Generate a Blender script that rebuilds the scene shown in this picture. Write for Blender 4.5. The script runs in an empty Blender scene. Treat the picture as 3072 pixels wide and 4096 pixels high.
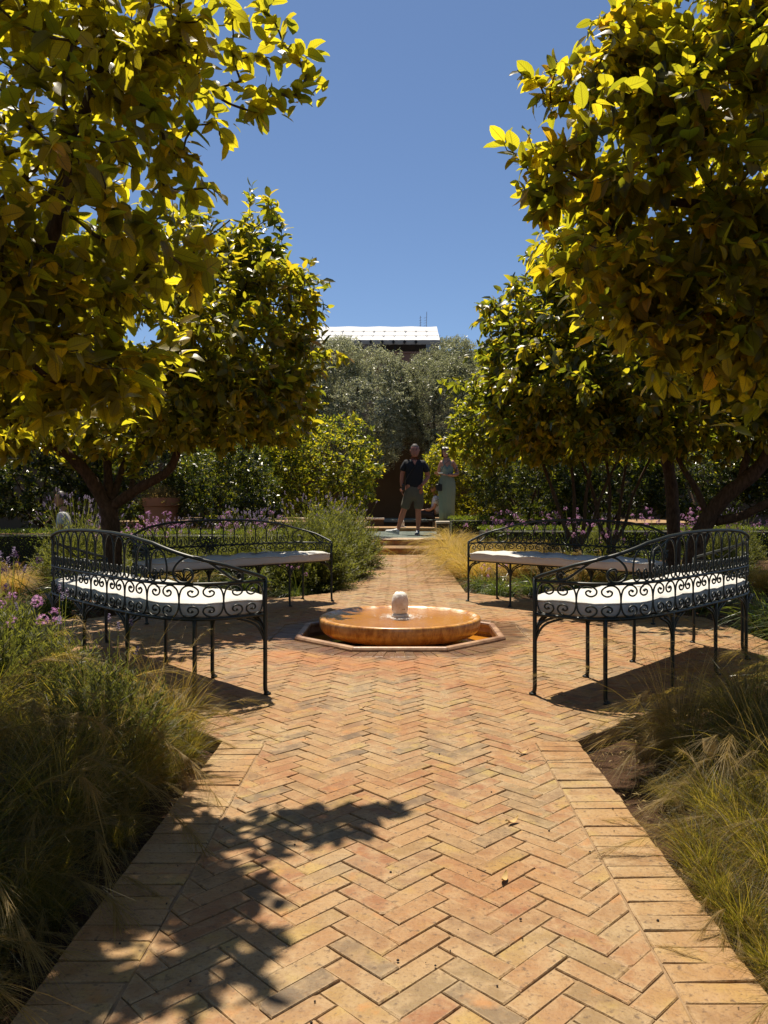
import bpy, bmesh, math, random
import numpy as np
from mathutils import Vector, Matrix, Quaternion
R = math.radians
scene = bpy.context.scene
COL = scene.collection
# ------------------------------------------------------------------ camera, world, sun, exposure
cd = bpy.data.cameras.new('camera'); cam = bpy.data.objects.new('camera', cd); COL.objects.link(cam)
cam.location = (0, 0, .85); cam.rotation_euler = (R(90), 0, 0)
cd.sensor_fit = 'VERTICAL'; cd.sensor_height = 36; cd.sensor_width = 27; cd.lens = 27.04
cd.shift_x = -64/4096; cd.shift_y = -28/4096
cd.clip_start = .05; cd.clip_end = 3000
scene.camera = cam
SUN = Vector((-.122, .35, 1)).normalized()
w = bpy.data.worlds.new('World'); scene.world = w; w.use_nodes = True
nt = w.node_tree; nt.nodes.clear()
sky = nt.nodes.new('ShaderNodeTexSky'); sky.sky_type = 'NISHITA'; sky.sun_disc = False
sky.sun_elevation = math.asin(SUN.z); sky.sun_rotation = math.atan2(SUN.x, SUN.y)
sky.altitude = 1500; sky.air_density = 1.0; sky.dust_density = .5; sky.ozone_density = 4.0
bg = nt.nodes.new('ShaderNodeBackground'); bg.inputs[1].default_value = .072
wo = nt.nodes.new('ShaderNodeOutputWorld')
nt.links.new(sky.outputs[0], bg.inputs[0]); nt.links.new(bg.outputs[0], wo.inputs[0])
sd = bpy.data.lights.new('sun', 'SUN'); sd.energy = 5.0; sd.angle = R(.53); sd.color = (1, .90, .74)
so = bpy.data.objects.new('sun', sd); COL.objects.link(so)
so.rotation_euler = SUN.to_track_quat('Z', 'Y').to_euler(); so.location = (0, 0, 20)
vs = scene.view_settings
scene.display_settings.display_device = 'sRGB'
vs.view_transform = 'Standard'; vs.look = 'None'; vs.gamma = 1; vs.use_curve_mapping = False
vs.exposure = .70
scene.render.engine = 'CYCLES'
cy = scene.cycles
cy.max_bounces = 7; cy.diffuse_bounces = 2; cy.glossy_bounces = 3; cy.transmission_bounces = 4; cy.transparent_max_bounces = 8
cy.caustics_reflective = False; cy.caustics_refractive = False
cy.sample_clamp_indirect = 6

# ------------------------------------------------------------------ helpers
rng = np.random.default_rng(7)
random.seed(7)
def npmesh(name, V, F, mat=None, attrs=None, smooth=False):
    """uniform face size mesh from arrays"""
    V = np.asarray(V, dtype=np.float32); F = np.asarray(F, dtype=np.int32)
    me = bpy.data.meshes.new(name)
    me.vertices.add(len(V)); me.vertices.foreach_set('co', V.ravel())
    n, k = F.shape
    me.loops.add(n*k); me.loops.foreach_set('vertex_index', F.ravel())
    me.polygons.add(n); me.polygons.foreach_set('loop_start', np.arange(0, n*k, k, dtype=np.int32))
    if smooth: me.polygons.foreach_set('use_smooth', np.ones(n, dtype=bool))
    me.update(calc_edges=True)
    if attrs:
        for an, (kind, arr) in attrs.items():
            at = me.attributes.new(an, kind, 'POINT')
            at.data.foreach_set('vector' if kind == 'FLOAT_VECTOR' else 'value', np.asarray(arr, dtype=np.float32).ravel())
    if mat: me.materials.append(mat)
    return me
def link(name, me, parent=None, loc=None, **props):
    o = bpy.data.objects.new(name, me); COL.objects.link(o)
    if parent: o.parent = parent
    if loc is not None: o.location = loc
    for k, v in props.items():
        if v is not None: o[k] = v
    return o
def thing(name, label, cat, loc=(0, 0, 0), rz=0, group=None):
    o = link(name, None, None, loc, label=label, category=cat, group=group)
    o.rotation_euler = (0, 0, rz); o.empty_display_size = .1
    return o
def copy_tree(o, parent=None):
    c = o.copy(); COL.objects.link(c); c.parent = parent
    for ch in list(o.children): copy_tree(ch, c)
    return c
class MB:
    """collects polygons of any size for one mesh"""
    def __init__(s): s.v = []; s.f = []; s.m = []; s.r = []
    def add(s, vs, fs, mi=0, rnd=0.0):
        b = len(s.v); s.v += [tuple(p) for p in vs]; s.f += [tuple(b+i for i in f) for f in fs]; s.m += [mi]*len(fs); s.r += [rnd]*len(vs)
    def box(s, x0, x1, y0, y1, z0, z1, mi=0, ch=0, rnd=0.0):
        if ch <= 0:
            vs = [(x, y, z) for z in (z0, z1) for (x, y) in ((x0, y0), (x1, y0), (x1, y1), (x0, y1))]
            s.add(vs, [(3, 2, 1, 0), (4, 5, 6, 7), (0, 1, 5, 4), (1, 2, 6, 5), (2, 3, 7, 6), (3, 0, 4, 7)], mi, rnd); return
        rings = []
        for z, d in ((z0, ch), (z0+ch, 0), (z1-ch, 0), (z1, ch)):
            rings.append([(x0+d, y0+d, z), (x1-d, y0+d, z), (x1-d, y1-d, z), (x0+d, y1-d, z)])
        s.loft(rings, mi, rnd, caps=True)
    def loft(s, rings, mi=0, rnd=0.0, caps=True, closed=True):
        n = len(rings[0]); vs = [p for r in rings for p in r]; fs = []
        for i in range(len(rings)-1):
            for j in range(n if closed else n-1):
                k = (j+1) % n
                fs.append((i*n+j, i*n+k, (i+1)*n+k, (i+1)*n+j))
        if caps: fs.append(tuple(range(n-1, -1, -1))); fs.append(tuple((len(rings)-1)*n+j for j in range(n)))
        s.add(vs, fs, mi, rnd)
    def tube(s, pts, r, seg=6, mi=0, caps=True, rnd=0.0, flat=None):
        pts = [Vector(p) for p in pts]
        if not hasattr(r, '__len__'): r = [r]*len(pts)
        rings = []; up = None
        for i, p in enumerate(pts):
            t = (pts[min(i+1, len(pts)-1)]-pts[max(i-1, 0)])
            if t.length < 1e-9: t = Vector((0, 0, 1))
            t.normalize()
            if up is None:
                a = Vector((0, 0, 1)) if abs(t.z) < .9 else Vector((0, 1, 0))
                up = (a-t*a.dot(t)).normalized()
            else:
                up = up-t*up.dot(t)
                up = up.normalized() if up.length > 1e-6 else t.orthogonal().normalized()
            sd_ = t.cross(up)
            rings.append([p+(up*math.cos(2*math.pi*(j+.5)/seg)+sd_*math.sin(2*math.pi*(j+.5)/seg))*r[i] for j in range(seg)])
        s.loft(rings, mi, rnd, caps)
    def lathe(s, prof, n=32, c=(0, 0, 0), mi=0, sx=1, sy=1, caps=False):
        rings = [[(c[0]+r*sx*math.cos(2*math.pi*j/n), c[1]+r*sy*math.sin(2*math.pi*j/n), c[2]+z) for j in range(n)] for r, z in prof]
        s.loft(rings, mi, caps=caps)
    def mesh(s, name, mats, smooth=False, auto=None):
        me = bpy.data.meshes.new(name); me.from_pydata(s.v, [], s.f); me.update()
        for m in (mats if isinstance(mats, (list, tuple)) else [mats]): me.materials.append(m)
        if any(s.m): me.polygons.foreach_set('material_index', s.m)
        if smooth: me.polygons.foreach_set('use_smooth', [True]*len(s.f))
        if any(s.r):
            at = me.attributes.new('rnd', 'FLOAT', 'POINT'); at.data.foreach_set('value', s.r)
        if auto is not None:
            bm = bmesh.new(); bm.from_mesh(me)
            for e in bm.edges:
                if len(e.link_faces) == 2 and e.calc_face_angle(0) > R(auto): e.smooth = False
            bm.to_mesh(me); bm.free()
        return me
    def build(s, name, mats, parent=None, smooth=False, auto=None, **props):
        return link(name, s.mesh(name, mats, smooth, auto), parent, **props)
def crom(P, n=6, closed=False):
    """Catmull-Rom through points"""
    P = [np.array(p, float) for p in P]; out = []
    m = len(P)
    for i in range(m-1):
        p0 = P[i-1] if i > 0 else 2*P[0]-P[1]
        p1, p2 = P[i], P[i+1]
        p3 = P[i+2] if i+2 < m else 2*P[-1]-P[-2]
        for k in range(n):
            t = k/n
            out.append(.5*((2*p1)+(-p0+p2)*t+(2*p0-5*p1+4*p2-p3)*t*t+(-p0+3*p1-3*p2+p3)*t**3))
    out.append(P[-1]); return out
def norm(a): return a/np.maximum(np.linalg.norm(a, axis=-1, keepdims=True), 1e-9)

# ------------------------------------------------------------------ materials
class NM:
    def __init__(s, name):
        s.m = bpy.data.materials.new(name); s.m.use_nodes = True; s.t = s.m.node_tree; s.t.nodes.clear()
        s.out = s.n('ShaderNodeOutputMaterial'); s.bsdf = s.n('ShaderNodeBsdfPrincipled')
        s.l(s.bsdf.outputs[0], s.out.inputs[0])
    def n(s, t, **k):
        x = s.t.nodes.new(t)
        for a, b in k.items(): setattr(x, a, b)
        return x
    def l(s, a, b): s.t.links.new(a, b)
    def pos(s): 
        return s.n('ShaderNodeNewGeometry').outputs['Position']
    def obj(s): return s.n('ShaderNodeTexCoord').outputs['Object']
    def mapv(s, v, scale):
        m = s.n('ShaderNodeVectorMath', operation='MULTIPLY'); s.l(v, m.inputs[0]); m.inputs[1].default_value = scale; return m.outputs[0]
    def noise(s, v, scale, detail=4, rough=.55, dist=0):
        x = s.n('ShaderNodeTexNoise'); s.l(v, x.inputs['Vector']); x.inputs['Scale'].default_value = scale
        x.inputs['Detail'].default_value = detail; x.inputs['Roughness'].default_value = rough; x.inputs['Distortion'].default_value = dist
        return x.outputs[0]
    def ramp(s, v, stops, interp='LINEAR'):
        x = s.n('ShaderNodeValToRGB'); x.color_ramp.interpolation = interp
        e = x.color_ramp.elements
        while len(e) < len(stops): e.new(.5)
        for i, (p, c) in enumerate(stops):
            e[i].position = p
            e[i].color = (c[0], c[1], c[2], 1) if hasattr(c, '__len__') else (c, c, c, 1)
        s.l(v, x.inputs[0]); return x.outputs[0]
    def mix(s, f, a, b, mode='MIX'):
        x = s.n('ShaderNodeMix', data_type='RGBA', blend_type=mode)
        for sock, val in ((x.inputs[0], f), (x.inputs[6], a), (x.inputs[7], b)):
            if hasattr(val, 'is_linked') or hasattr(val, 'links'): s.l(val, sock)
            elif hasattr(val, '__len__'): sock.default_value = (val[0], val[1], val[2], 1)
            else: sock.default_value = val
        return x.outputs[2]
    def math(s, op, a, b=None, c=None, clamp=False):
        x = s.n('ShaderNodeMath', operation=op, use_clamp=clamp)
        for i, val in enumerate((a, b, c)):
            if val is None: continue
            if hasattr(val, 'links'): s.l(val, x.inputs[i])
            else: x.inputs[i].default_value = val
        return x.outputs[0]
    def attr(s, n_, out='Fac'): 
        return s.n('ShaderNodeAttribute', attribute_name=n_).outputs[out]
    def rnd(s, n_='rnd'):
        a = s.attr(n_); b = s.n('ShaderNodeObjectInfo').outputs['Random']
        return s.math('FRACT', s.math('ADD', a, b))
    def bump(s, h, strength=.3, dist=.01):
        x = s.n('ShaderNodeBump'); x.inputs['Strength'].default_value = strength; x.inputs['Distance'].default_value = dist
        s.l(h, x.inputs['Height']); s.l(x.outputs[0], s.bsdf.inputs['Normal']); return x.outputs[0]
    def set(s, color=None, rough=None, metal=None, spec=None):
        for nm, v in (('Base Color', color), ('Roughness', rough), ('Metallic', metal), ('Specular IOR Level', spec)):
            if v is None: continue
            if hasattr(v, 'links'): s.l(v, s.bsdf.inputs[nm])
            elif hasattr(v, '__len__'): s.bsdf.inputs[nm].default_value = (v[0], v[1], v[2], 1)
            else: s.bsdf.inputs[nm].default_value = v
        return s
    def translucent(s, color, fac):
        t = s.n('ShaderNodeBsdfTranslucent'); m = s.n('ShaderNodeMixShader')
        if hasattr(color, 'links'): s.l(color, t.inputs[0])
        else: t.inputs[0].default_value = (*color, 1)
        m.inputs[0].default_value = fac
        s.l(s.bsdf.outputs[0], m.inputs[1]); s.l(t.outputs[0], m.inputs[2]); s.l(m.outputs[0], s.out.inputs[0])
def simple(name, c, rough=.6, metal=0, var=.25, scale=6, bump=.0, bscale=60, spec=.5):
    k = NM(name); p = k.pos()
    nz = k.noise(p, scale, 5)
    col = k.mix(nz, [x*(1-var) for x in c], [min(1, x*(1+var)) for x in c])
    k.set(col, rough, metal, spec)
    if bump: k.bump(k.noise(p, bscale, 4), bump, .004)
    return k.m
def m_leaf(name, stops, tstops, fac=.45, rough=.38, veins=False, spec=.5):
    k = NM(name); a = k.n('ShaderNodeAttribute', attribute_name='lf')
    sx = k.n('ShaderNodeSeparateXYZ'); k.l(a.outputs['Vector'], sx.inputs[0])
    r = k.math('FRACT', k.math('ADD', sx.outputs[2], k.n('ShaderNodeObjectInfo').outputs['Random']))
    base = k.ramp(r, stops); tr = k.ramp(r, tstops)
    if veins:
        ca = k.math('ABSOLUTE', sx.outputs[1])
        mid = k.math('LESS_THAN', ca, .07)
        w_ = k.math('SINE', k.math('ADD', k.math('MULTIPLY', sx.outputs[0], 62.0), k.math('MULTIPLY', ca, -11.0)))
        vn = k.math('MULTIPLY', k.math('GREATER_THAN', w_, .86), .55)
        v = k.math('MAXIMUM', mid, vn)
        base = k.mix(k.math('MULTIPLY', v, .45), base, (.16, .17, .04))
        tr = k.mix(k.math('MULTIPLY', v, .55), tr, (.10, .08, .005))
        k.bump(k.math('SUBTRACT', k.math('MULTIPLY', k.noise(k.pos(), 60, 3), .5), v), .35, .002)
    k.set(base, rough, spec=spec)
    k.translucent(tr, fac)
    return k.m
M = {}
# lemon leaves: young bright and old dark ones, a few yellowed
M['leaf_near'] = m_leaf('lemon_leaf', [(0, (.03, .042, .006)), (.45, (.06, .065, .008)), (.8, (.11, .095, .008)), (.95, (.15, .11, .01)), (1, (.3, .15, .01))],
    [(0, (.36, .37, .016)), (.4, (.62, .57, .022)), (.8, (.92, .76, .025)), (.96, (.92, .70, .02)), (1, (.9, .5, .02))], .60, .38, True)
M['leaf_mid'] = m_leaf('citrus_leaf', [(0, (.02, .035, .006)), (.5, (.045, .06, .008)), (.85, (.11, .11, .01)), (1, (.16, .11, .01))],
    [(0, (.20, .24, .015)), (.45, (.42, .43, .02)), (.8, (.80, .70, .03)), (1, (.85, .6, .02))], .50, .34, False)
M['leaf_orange'] = m_leaf('orange_leaf', [(0, (.02, .036, .007)), (.6, (.04, .06, .01)), (.88, (.11, .12, .012)), (1, (.24, .22, .015))],
    [(0, (.14, .2, .015)), (.5, (.42, .44, .02)), (.8, (.7, .62, .02)), (1, (.9, .75, .03))], .5, .35, False)
M['leaf_orange_shaded'] = m_leaf('shaded_orange_leaf', [(0, (.012, .024, .005)), (.7, (.028, .042, .008)), (.93, (.06, .075, .01)), (1, (.2, .18, .015))],
    [(0, (.06, .10, .01)), (.7, (.16, .2, .015)), (.93, (.4, .4, .02)), (1, (.75, .65, .03))], .32, .32, False)  # deep green leaves, colour darkened to carry the shade under the lemon rows
M['leaf_olive'] = m_leaf('olive_leaf', [(0, (.10, .105, .055)), (.5, (.26, .265, .17)), (1, (.52, .52, .40))],
    [(0, (.22, .24, .09)), (1, (.52, .53, .28))], .40, .38)
M['leaf_lavender'] = m_leaf('lavender_leaf', [(0, (.018, .028, .007)), (.6, (.05, .062, .015)), (1, (.12, .125, .035))],
    [(0, (.16, .19, .02)), (1, (.42, .42, .06))], .35, .6)
M['leaf_strap'] = m_leaf('strap_leaf', [(0, (.02, .04, .012)), (.7, (.05, .075, .02)), (1, (.10, .11, .03))],
    [(0, (.12, .2, .02)), (1, (.35, .38, .05))], .35, .32)
M['grass_green'] = m_leaf('feather_grass', [(0, (.014, .022, .004)), (.45, (.036, .038, .006)), (.75, (.095, .066, .012)), (1, (.22, .145, .03))],
    [(0, (.17, .18, .015)), (.5, (.45, .39, .025)), (1, (.75, .52, .08))], .45, .5)
M['grass_gold'] = m_leaf('dry_feather_grass', [(0, (.18, .14, .02)), (.4, (.42, .27, .06)), (1, (.62, .42, .14))],
    [(0, (.5, .38, .03)), (.5, (.75, .5, .07)), (1, (.85, .62, .18))], .42, .55)
M['plume'] = m_leaf('grass_plume', [(0, (.13, .09, .02)), (1, (.28, .19, .05))], [(0, (.45, .33, .04)), (1, (.7, .5, .1))], .45, .6)
M['hedge'] = m_leaf('hedge_leaf', [(0, (.04, .07, .01)), (.7, (.08, .12, .015)), (1, (.17, .2, .02))],
    [(0, (.2, .3, .02)), (1, (.5, .55, .03))], .38, .4)
M['dryleaf'] = m_leaf('dried_flower', [(0, (.12, .08, .03)), (.6, (.3, .2, .07)), (1, (.45, .33, .14))], [(0, (.3, .2, .04)), (1, (.5, .38, .12))], .3, .7)
M['pink'] = m_leaf('pink_petal', [(0, (.38, .14, .33)), (1, (.58, .3, .52))], [(0, (.5, .2, .45)), (1, (.7, .4, .65))], .4, .6)
M['purple'] = m_leaf('lavender_flower', [(0, (.10, .07, .13)), (.6, (.2, .15, .26)), (1, (.36, .3, .42))], [(0, (.2, .15, .3)), (1, (.4, .3, .5))], .3, .8)
k = NM('citrus_bark'); p = k.pos()
nz = k.noise(k.mapv(p, (3, 3, 1)), 18, 6, .6); k.set(k.ramp(nz, [(.3, (.035, .022, .014)), (.7, (.12, .075, .05))]), .9, spec=.2); k.bump(nz, .7, .01); M['bark'] = k.m
M['twig'] = simple('twig', (.07, .055, .02), .8, var=.3)
# iron, dark green paint with worn highlights
k = NM('green_painted_iron'); p = k.pos()
nz = k.noise(p, 35, 5); k.set(k.ramp(nz, [(.35, (.003, .006, .004)), (.8, (.008, .014, .010))]), .45, .0); k.bump(k.noise(p, 160, 3), .15, .001); M['iron'] = k.m
k = NM('white_canvas_cushion'); p = k.obj()
w1 = k.noise(k.mapv(p, (1, 1.6, 1)), 5, 4, .5, .8)
k.set(k.mix(k.noise(p, 3, 5), (.46, .44, .41), (.60, .59, .56)), .9, spec=.2)
k.bump(k.math('ADD', k.math('MULTIPLY', w1, 1.0), k.math('MULTIPLY', k.noise(p, 420, 2), .04)), .55, .03); M['cushion'] = k.m
# paving bricks
def m_brick(name, stops, wet=True, gloss=.62):
    k = NM(name); p = k.pos(); r = k.rnd()
    base = k.ramp(r, stops)
    off = k.n('ShaderNodeVectorMath', operation='ADD'); cx = k.n('ShaderNodeCombineXYZ')
    k.l(k.math('MULTIPLY', r, 37.0), cx.inputs[0]); k.l(p, off.inputs[0]); k.l(cx.outputs[0], off.inputs[1]); q = off.outputs[0]
    ed = k.attr('edge')
    n1 = k.noise(q, 16, 6, .62); n2 = k.noise(q, 70, 4, .6); n3 = k.noise(p, 1.6, 4, .55); n4 = k.noise(q, 7, 3, .5)
    c = k.mix(k.ramp(n1, [(.44, 0), (.64, .8)]), base, (.35, .245, .128))           # pale limy bloom
    c = k.mix(k.math('MULTIPLY', ed, k.ramp(k.noise(q, 34, 4, .6), [(.38, 0), (.58, .75)])), c, (.37, .265, .145))   # sand rubbed into worn edges
    c = k.mix(k.ramp(n4, [(.56, 0), (.68, .55)]), c, (.36, .26, .07))               # yellow-green cast
    c = k.mix(k.ramp(n2, [(.31, .8), (.43, 0)]), c, (.09, .055, .03))              # pits
    c = k.mix(k.ramp(n3, [(.40, 0), (.60, .75)]), c, k.mix(1.0, c, (.90, .68, .48), 'MULTIPLY'))  # old orange staining
    sp = k.n('ShaderNodeTexVoronoi', feature='F1'); k.l(p, sp.inputs['Vector']); sp.inputs['Scale'].default_value = 26
    n6 = k.noise(q, 130, 5, .7); c = k.mix(k.math('MULTIPLY', k.ramp(n6, [(.36, .6), (.5, 0)]), .7), c, (.15, .08, .035))
    n7 = k.noise(p, 3.7, 6, .65); c = k.mix(k.ramp(n7, [(.58, 0), (.74, .45)]), c, (.13, .085, .055))          # grime that ignores the joints
    c = k.mix(k.ramp(k.noise(q, 11, 4, .6), [(.60, 0), (.72, .6)]), c, (.40, .17, .045))                      # rusty blotches
    c = k.mix(k.ramp(sp.outputs['Distance'], [(.0, .8), (.09, 0)]), c, (.10, .06, .04))
    rough = gloss
    if wet:
        s_ = k.n('ShaderNodeSeparateXYZ'); k.l(p, s_.inputs[0])
        dx = k.math('POWER', s_.outputs[0], 2.0); dy = k.math('POWER', k.math('SUBTRACT', s_.outputs[1], 5.12), 2.0)
        d = k.math('ADD', k.math('SQRT', k.math('ADD', dx, dy)), k.math('MULTIPLY', k.math('SUBTRACT', k.noise(p, 3.2, 4), .5), .55))
        wm = k.ramp(d, [(.80, 1), (.93, 0)])
        c = k.mix(k.math('MULTIPLY', wm, .85), c, k.mix(1.0, c, (.42, .34, .33), 'MULTIPLY'))
        om = k.ramp(d, [(.86, 0), (.93, .8), (1.25, .35), (1.5, 0)]) if False else k.math('MULTIPLY', k.ramp(k.math('MULTIPLY', d, .5), [(.42, 0), (.47, 1), (.62, .5), (.8, 0)]), k.ramp(k.noise(p, 2.3, 4), [(.42, 0), (.6, .5)]))
        c = k.mix(om, c, (.36, .11, .02))                                            # rust tide around the basin
        rough = k.ramp(wm, [(0, gloss), (1, .4)])
    k.set(c, rough, spec=.35)
    k.bump(k.math('ADD', k.math('ADD', n2, k.math('MULTIPLY', n1, 1.4)), k.math('MULTIPLY', n6, .4)), .75, .0035)
    return k.m
PAL = [(0, (0.236, 0.135, 0.059)), (.13, (0.285, 0.171, 0.074)), (.24, (0.254, 0.127, 0.052)), (.36, (0.311, 0.198, 0.089)), (.46, (0.231, 0.102, 0.041)),
       (.57, (0.280, 0.162, 0.070)), (.67, (0.129, 0.094, 0.057)), (.78, (0.285, 0.182, 0.068)), (.88, (0.169, 0.120, 0.066)), (1, (0.320, 0.209, 0.093))]
M['brick'] = m_brick('terracotta_brick', PAL)
M['brick_border'] = m_brick('border_brick', [(0, (0.258, 0.151, 0.061)), (.3, (0.320, 0.209, 0.091)), (.6, (0.276, 0.160, 0.066)), (.8, (0.214, 0.129, 0.058)), (1, (0.338, 0.223, 0.102))])
M['brick_riser'] = m_brick('riser_brick', [(0, (.30, .12, .04)), (.4, (.42, .2, .06)), (.7, (.5, .28, .09)), (1, (.33, .12, .04))], False)
k = NM('joint_sand'); p = k.pos(); k.set(k.mix(k.noise(p, 30, 5), (.13, .08, .042), (.33, .215, .112)), .95); k.bump(k.noise(p, 200, 4), .6, .004); M['joint'] = k.m
k = NM('bed_soil'); p = k.pos()
k.set(k.mix(k.noise(p, 9, 6), (.025, .014, .008), (.115, .06, .032)), .95, spec=.15); k.bump(k.math('ADD', k.noise(p, 60, 6, .7), k.noise(p, 12, 4)), .9, .02); M['soil'] = k.m
cy.use_denoising = True
# ------------------------------------------------------------------ setting: ground, paving, steps
FC = np.array([0.0, 5.12])
# soil: fine uneven sheet near, flat sheet to the horizon, square opening under the fountain
def soil():
    xs = np.concatenate([[-400, -60, -14], np.linspace(-7, -1, 61), np.linspace(-.9, .9, 13), np.linspace(1, 7, 61), [14, 60, 400]])
    ys = np.concatenate([[-60, -5, 0], np.linspace(.6, 4.22, 38), [4.4, 5.12, 5.84], np.linspace(6.02, 14, 70), [20, 60, 600]])
    ys = np.unique(np.round(ys, 4))
    X, Y = np.meshgrid(xs, ys); r = np.random.default_rng(3)
    Z = -.045 + r.normal(0, .007, X.shape)
    inp = (np.abs(X) < .8) | ((np.abs(X)+np.abs(Y-5.12)) < 3.25)
    Z[inp] = -.06
    V = np.stack([X.ravel(), Y.ravel(), Z.ravel()], 1); nx = len(xs); F = []
    for j in range(len(ys)-1):
        for i in range(nx-1):
            cx_, cy_ = (xs[i]+xs[i+1])/2, (ys[j]+ys[j+1])/2
            if abs(cx_) < .80 and 4.4 < cy_ < 5.84: continue
            a = j*nx+i; F.append((a, a+1, a+nx+1, a+nx))
    return npmesh('ground', V, F, M['soil'], smooth=True)
link('ground', soil(), kind='structure')
def octa(ap, c=FC):
    rr = ap/math.cos(math.pi/8)
    return [(c[0]+rr*math.cos(R(22.5+45*i)), c[1]+rr*math.sin(R(22.5+45*i))) for i in range(8)]
PLAZA = [(2.30, 4.44), (2.30, 5.80), (.635, 7.465), (-.635, 7.465), (-2.35, 5.75), (-2.35, 4.49), (-.635, 2.775), (.635, 2.775)]
paving = link('paving', None, kind='structure')
# sand bed of the joints (top just below brick tops), with an octagonal opening for the basin
b = MB()
inner = octa(.665); outer = PLAZA
def ang(p): return math.atan2(p[1]-5.12, p[0])
inner = sorted(inner, key=ang); outer_s = sorted(outer, key=ang)
ri = [(x, y, z) for z in (-.0045,) for x, y in inner]
vs = [(x, y, -.0042) for x, y in inner]+[(x, y, -.0042) for x, y in outer_s]+[(x, y, -.07) for x, y in outer_s]
fs = [(i, 8+i, 8+(i+1) % 8, (i+1) % 8) for i in range(8)]+[(8+i, 16+i, 16+(i+1) % 8, 8+(i+1) % 8) for i in range(8)]
b.add(vs, fs)
b.box(-.63, .63, .3, 2.774, -.07, -.0042); b.box(-.63, .63, 7.466, 13.158, -.07, -.0042); b.box(-6.5, -2.351, 4.49, 5.75, -.07, -.0042)
b.build('sand_joint', M['joint'], paving, kind='stuff')

# --- bricks
def clip_half(poly, n, d):
    out = []
    for i in range(len(poly)):
        a, c = poly[i], poly[(i+1) % len(poly)]
        da, dc = a[0]*n[0]+a[1]*n[1]-d, c[0]*n[0]+c[1]*n[1]-d
        if da <= 0: out.append(a)
        if (da < 0 < dc) or (dc < 0 < da):
            t = da/(da-dc); out.append((a[0]+(c[0]-a[0])*t, a[1]+(c[1]-a[1])*t))
    return out
def halfs(poly):       # ccw convex polygon -> half planes
    hs = []
    for i in range(len(poly)):
        a, c = poly[i], poly[(i+1) % len(poly)]
        n = (c[1]-a[1], a[0]-c[0]); l = math.hypot(*n); n = (n[0]/l, n[1]/l); hs.append((n, n[0]*a[0]+n[1]*a[1]))
    return hs
def area(p): return abs(sum(p[i][0]*p[(i+1) % len(p)][1]-p[(i+1) % len(p)][0]*p[i][1] for i in range(len(p))))/2
def clip(poly, hs, shrink=0):
    for n, d in hs:
        poly = clip_half(poly, n, d-shrink)
        if len(poly) < 3: return []
    return poly
def inside(poly, hs): return all(n[0]*x+n[1]*y <= d+1e-6 for x, y in poly for n, d in hs)
regA = halfs([(-.484, .3), (.484, .3), (.484, 2.95), (-.484, 2.95)])
regA2 = halfs([(-.484, .3), (.484, .3), (.484, 2.775), (-.484, 2.775)])
regB = halfs(sorted(PLAZA, key=ang))
regC = halfs([(-6.5, 4.49), (-2.35, 4.49), (-2.35, 5.75), (-6.5, 5.75)])
regD = halfs([(-.484, 7.465), (.484, 7.465), (.484, 13.155), (-.484, 13.155)])
regD2 = halfs([(-.484, 7.2), (.484, 7.2), (.484, 13.155), (-.484, 13.155)])
ring_o = halfs(sorted(octa(.665+.152), key=ang))
L_, W_ = .150, .050; GAP = .0026
bricks = []     # (polygon, material key)
s2 = math.sqrt(.5)
def rot45(x, y): return ((x-y)*s2, (x+y)*s2)
rb = random.Random(5)
for i in range(-110, 330):
    for j in range(-60, 60):
        # herringbone of 3:1 bricks: translations (W,W) and (L,-L)
        ox, oy = i*W_+j*L_, i*W_-j*L_
        for kind in (0, 1):
            if kind == 0: x0, x1, y0, y1 = ox, ox+L_, oy, oy+W_
            else: x0, x1, y0, y1 = ox, ox+W_, oy+W_, oy+W_+L_
            g = GAP/2
            cxx, cyy = rot45((x0+x1)/2, (y0+y1)/2)
            if cyy < .75 or cyy > 13.4 or cxx < -6.7 or cxx > 2.6: continue
            P = [rot45(x, y) for x, y in ((x0+g, y0+g), (x1-g, y0+g), (x1-g, y1-g), (x0+g, y1-g))]
            if all(abs(p[0]) > .62 for p in P) and (max(p[1] for p in P) < 2.6 or min(p[1] for p in P) > 7.6): continue
            res = []
            inA, inB, inD = (inside(P, h) for h in (regA, regB, regD2))
            mixu = all((all(n[0]*p[0]+n[1]*p[1] <= d+1e-6 for n, d in regA)) or all(n[0]*p[0]+n[1]*p[1] <= d+1e-6 for n, d in regB) or all(n[0]*p[0]+n[1]*p[1] <= d+1e-6 for n, d in regD2) for p in P)
            if inA or inB or inD or (mixu and abs(P[0][0]) < .45): res = [P]
            else:
                for reg in (regA2, regB, regC, regD):
                    q = clip(P, reg, .002)
                    if q and area(q) > 4e-4: res.append(q)
            for q in res:
                c = (sum(p[0] for p in q)/len(q), sum(p[1] for p in q)/len(q))
                if min(n[0]*x+n[1]*y-d for x, y in q for n, d in [max(ring_o, key=lambda h: h[0][0]*c[0]+h[0][1]*c[1]-h[1])]) < 0 and abs(c[0]) < 1.1 and abs(c[1]-5.12) < 1.1:
                    n, d = max(ring_o, key=lambda h: h[0][0]*c[0]+h[0][1]*c[1]-h[1])
                    q = clip_half(q, (-n[0], -n[1]), -d-.002)
                    if len(q) < 3 or area(q) < 4e-4: continue
                bricks.append((q, 0))
# borders of the path: soldier bricks
for side, (xa, xb) in ((-1, (-.640, -.487)), (1, (.487, .640))):
    for (ya, yb) in ((.8, 2.775), (7.465, 13.15)):
        y = ya
        while y < yb-.02:
            h = .056+rb.uniform(-.006, .008); y1 = min(y+h, yb)
            e = rb.uniform(-.003, .003); sk = rb.uniform(-.003, .003)
            bricks.append(([(xa, y+.0018+sk), (xb+e, y+.0018-sk), (xb+e, y1-.0018-sk), (xa, y1-.0018+sk)], 1)); y = y1
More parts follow.
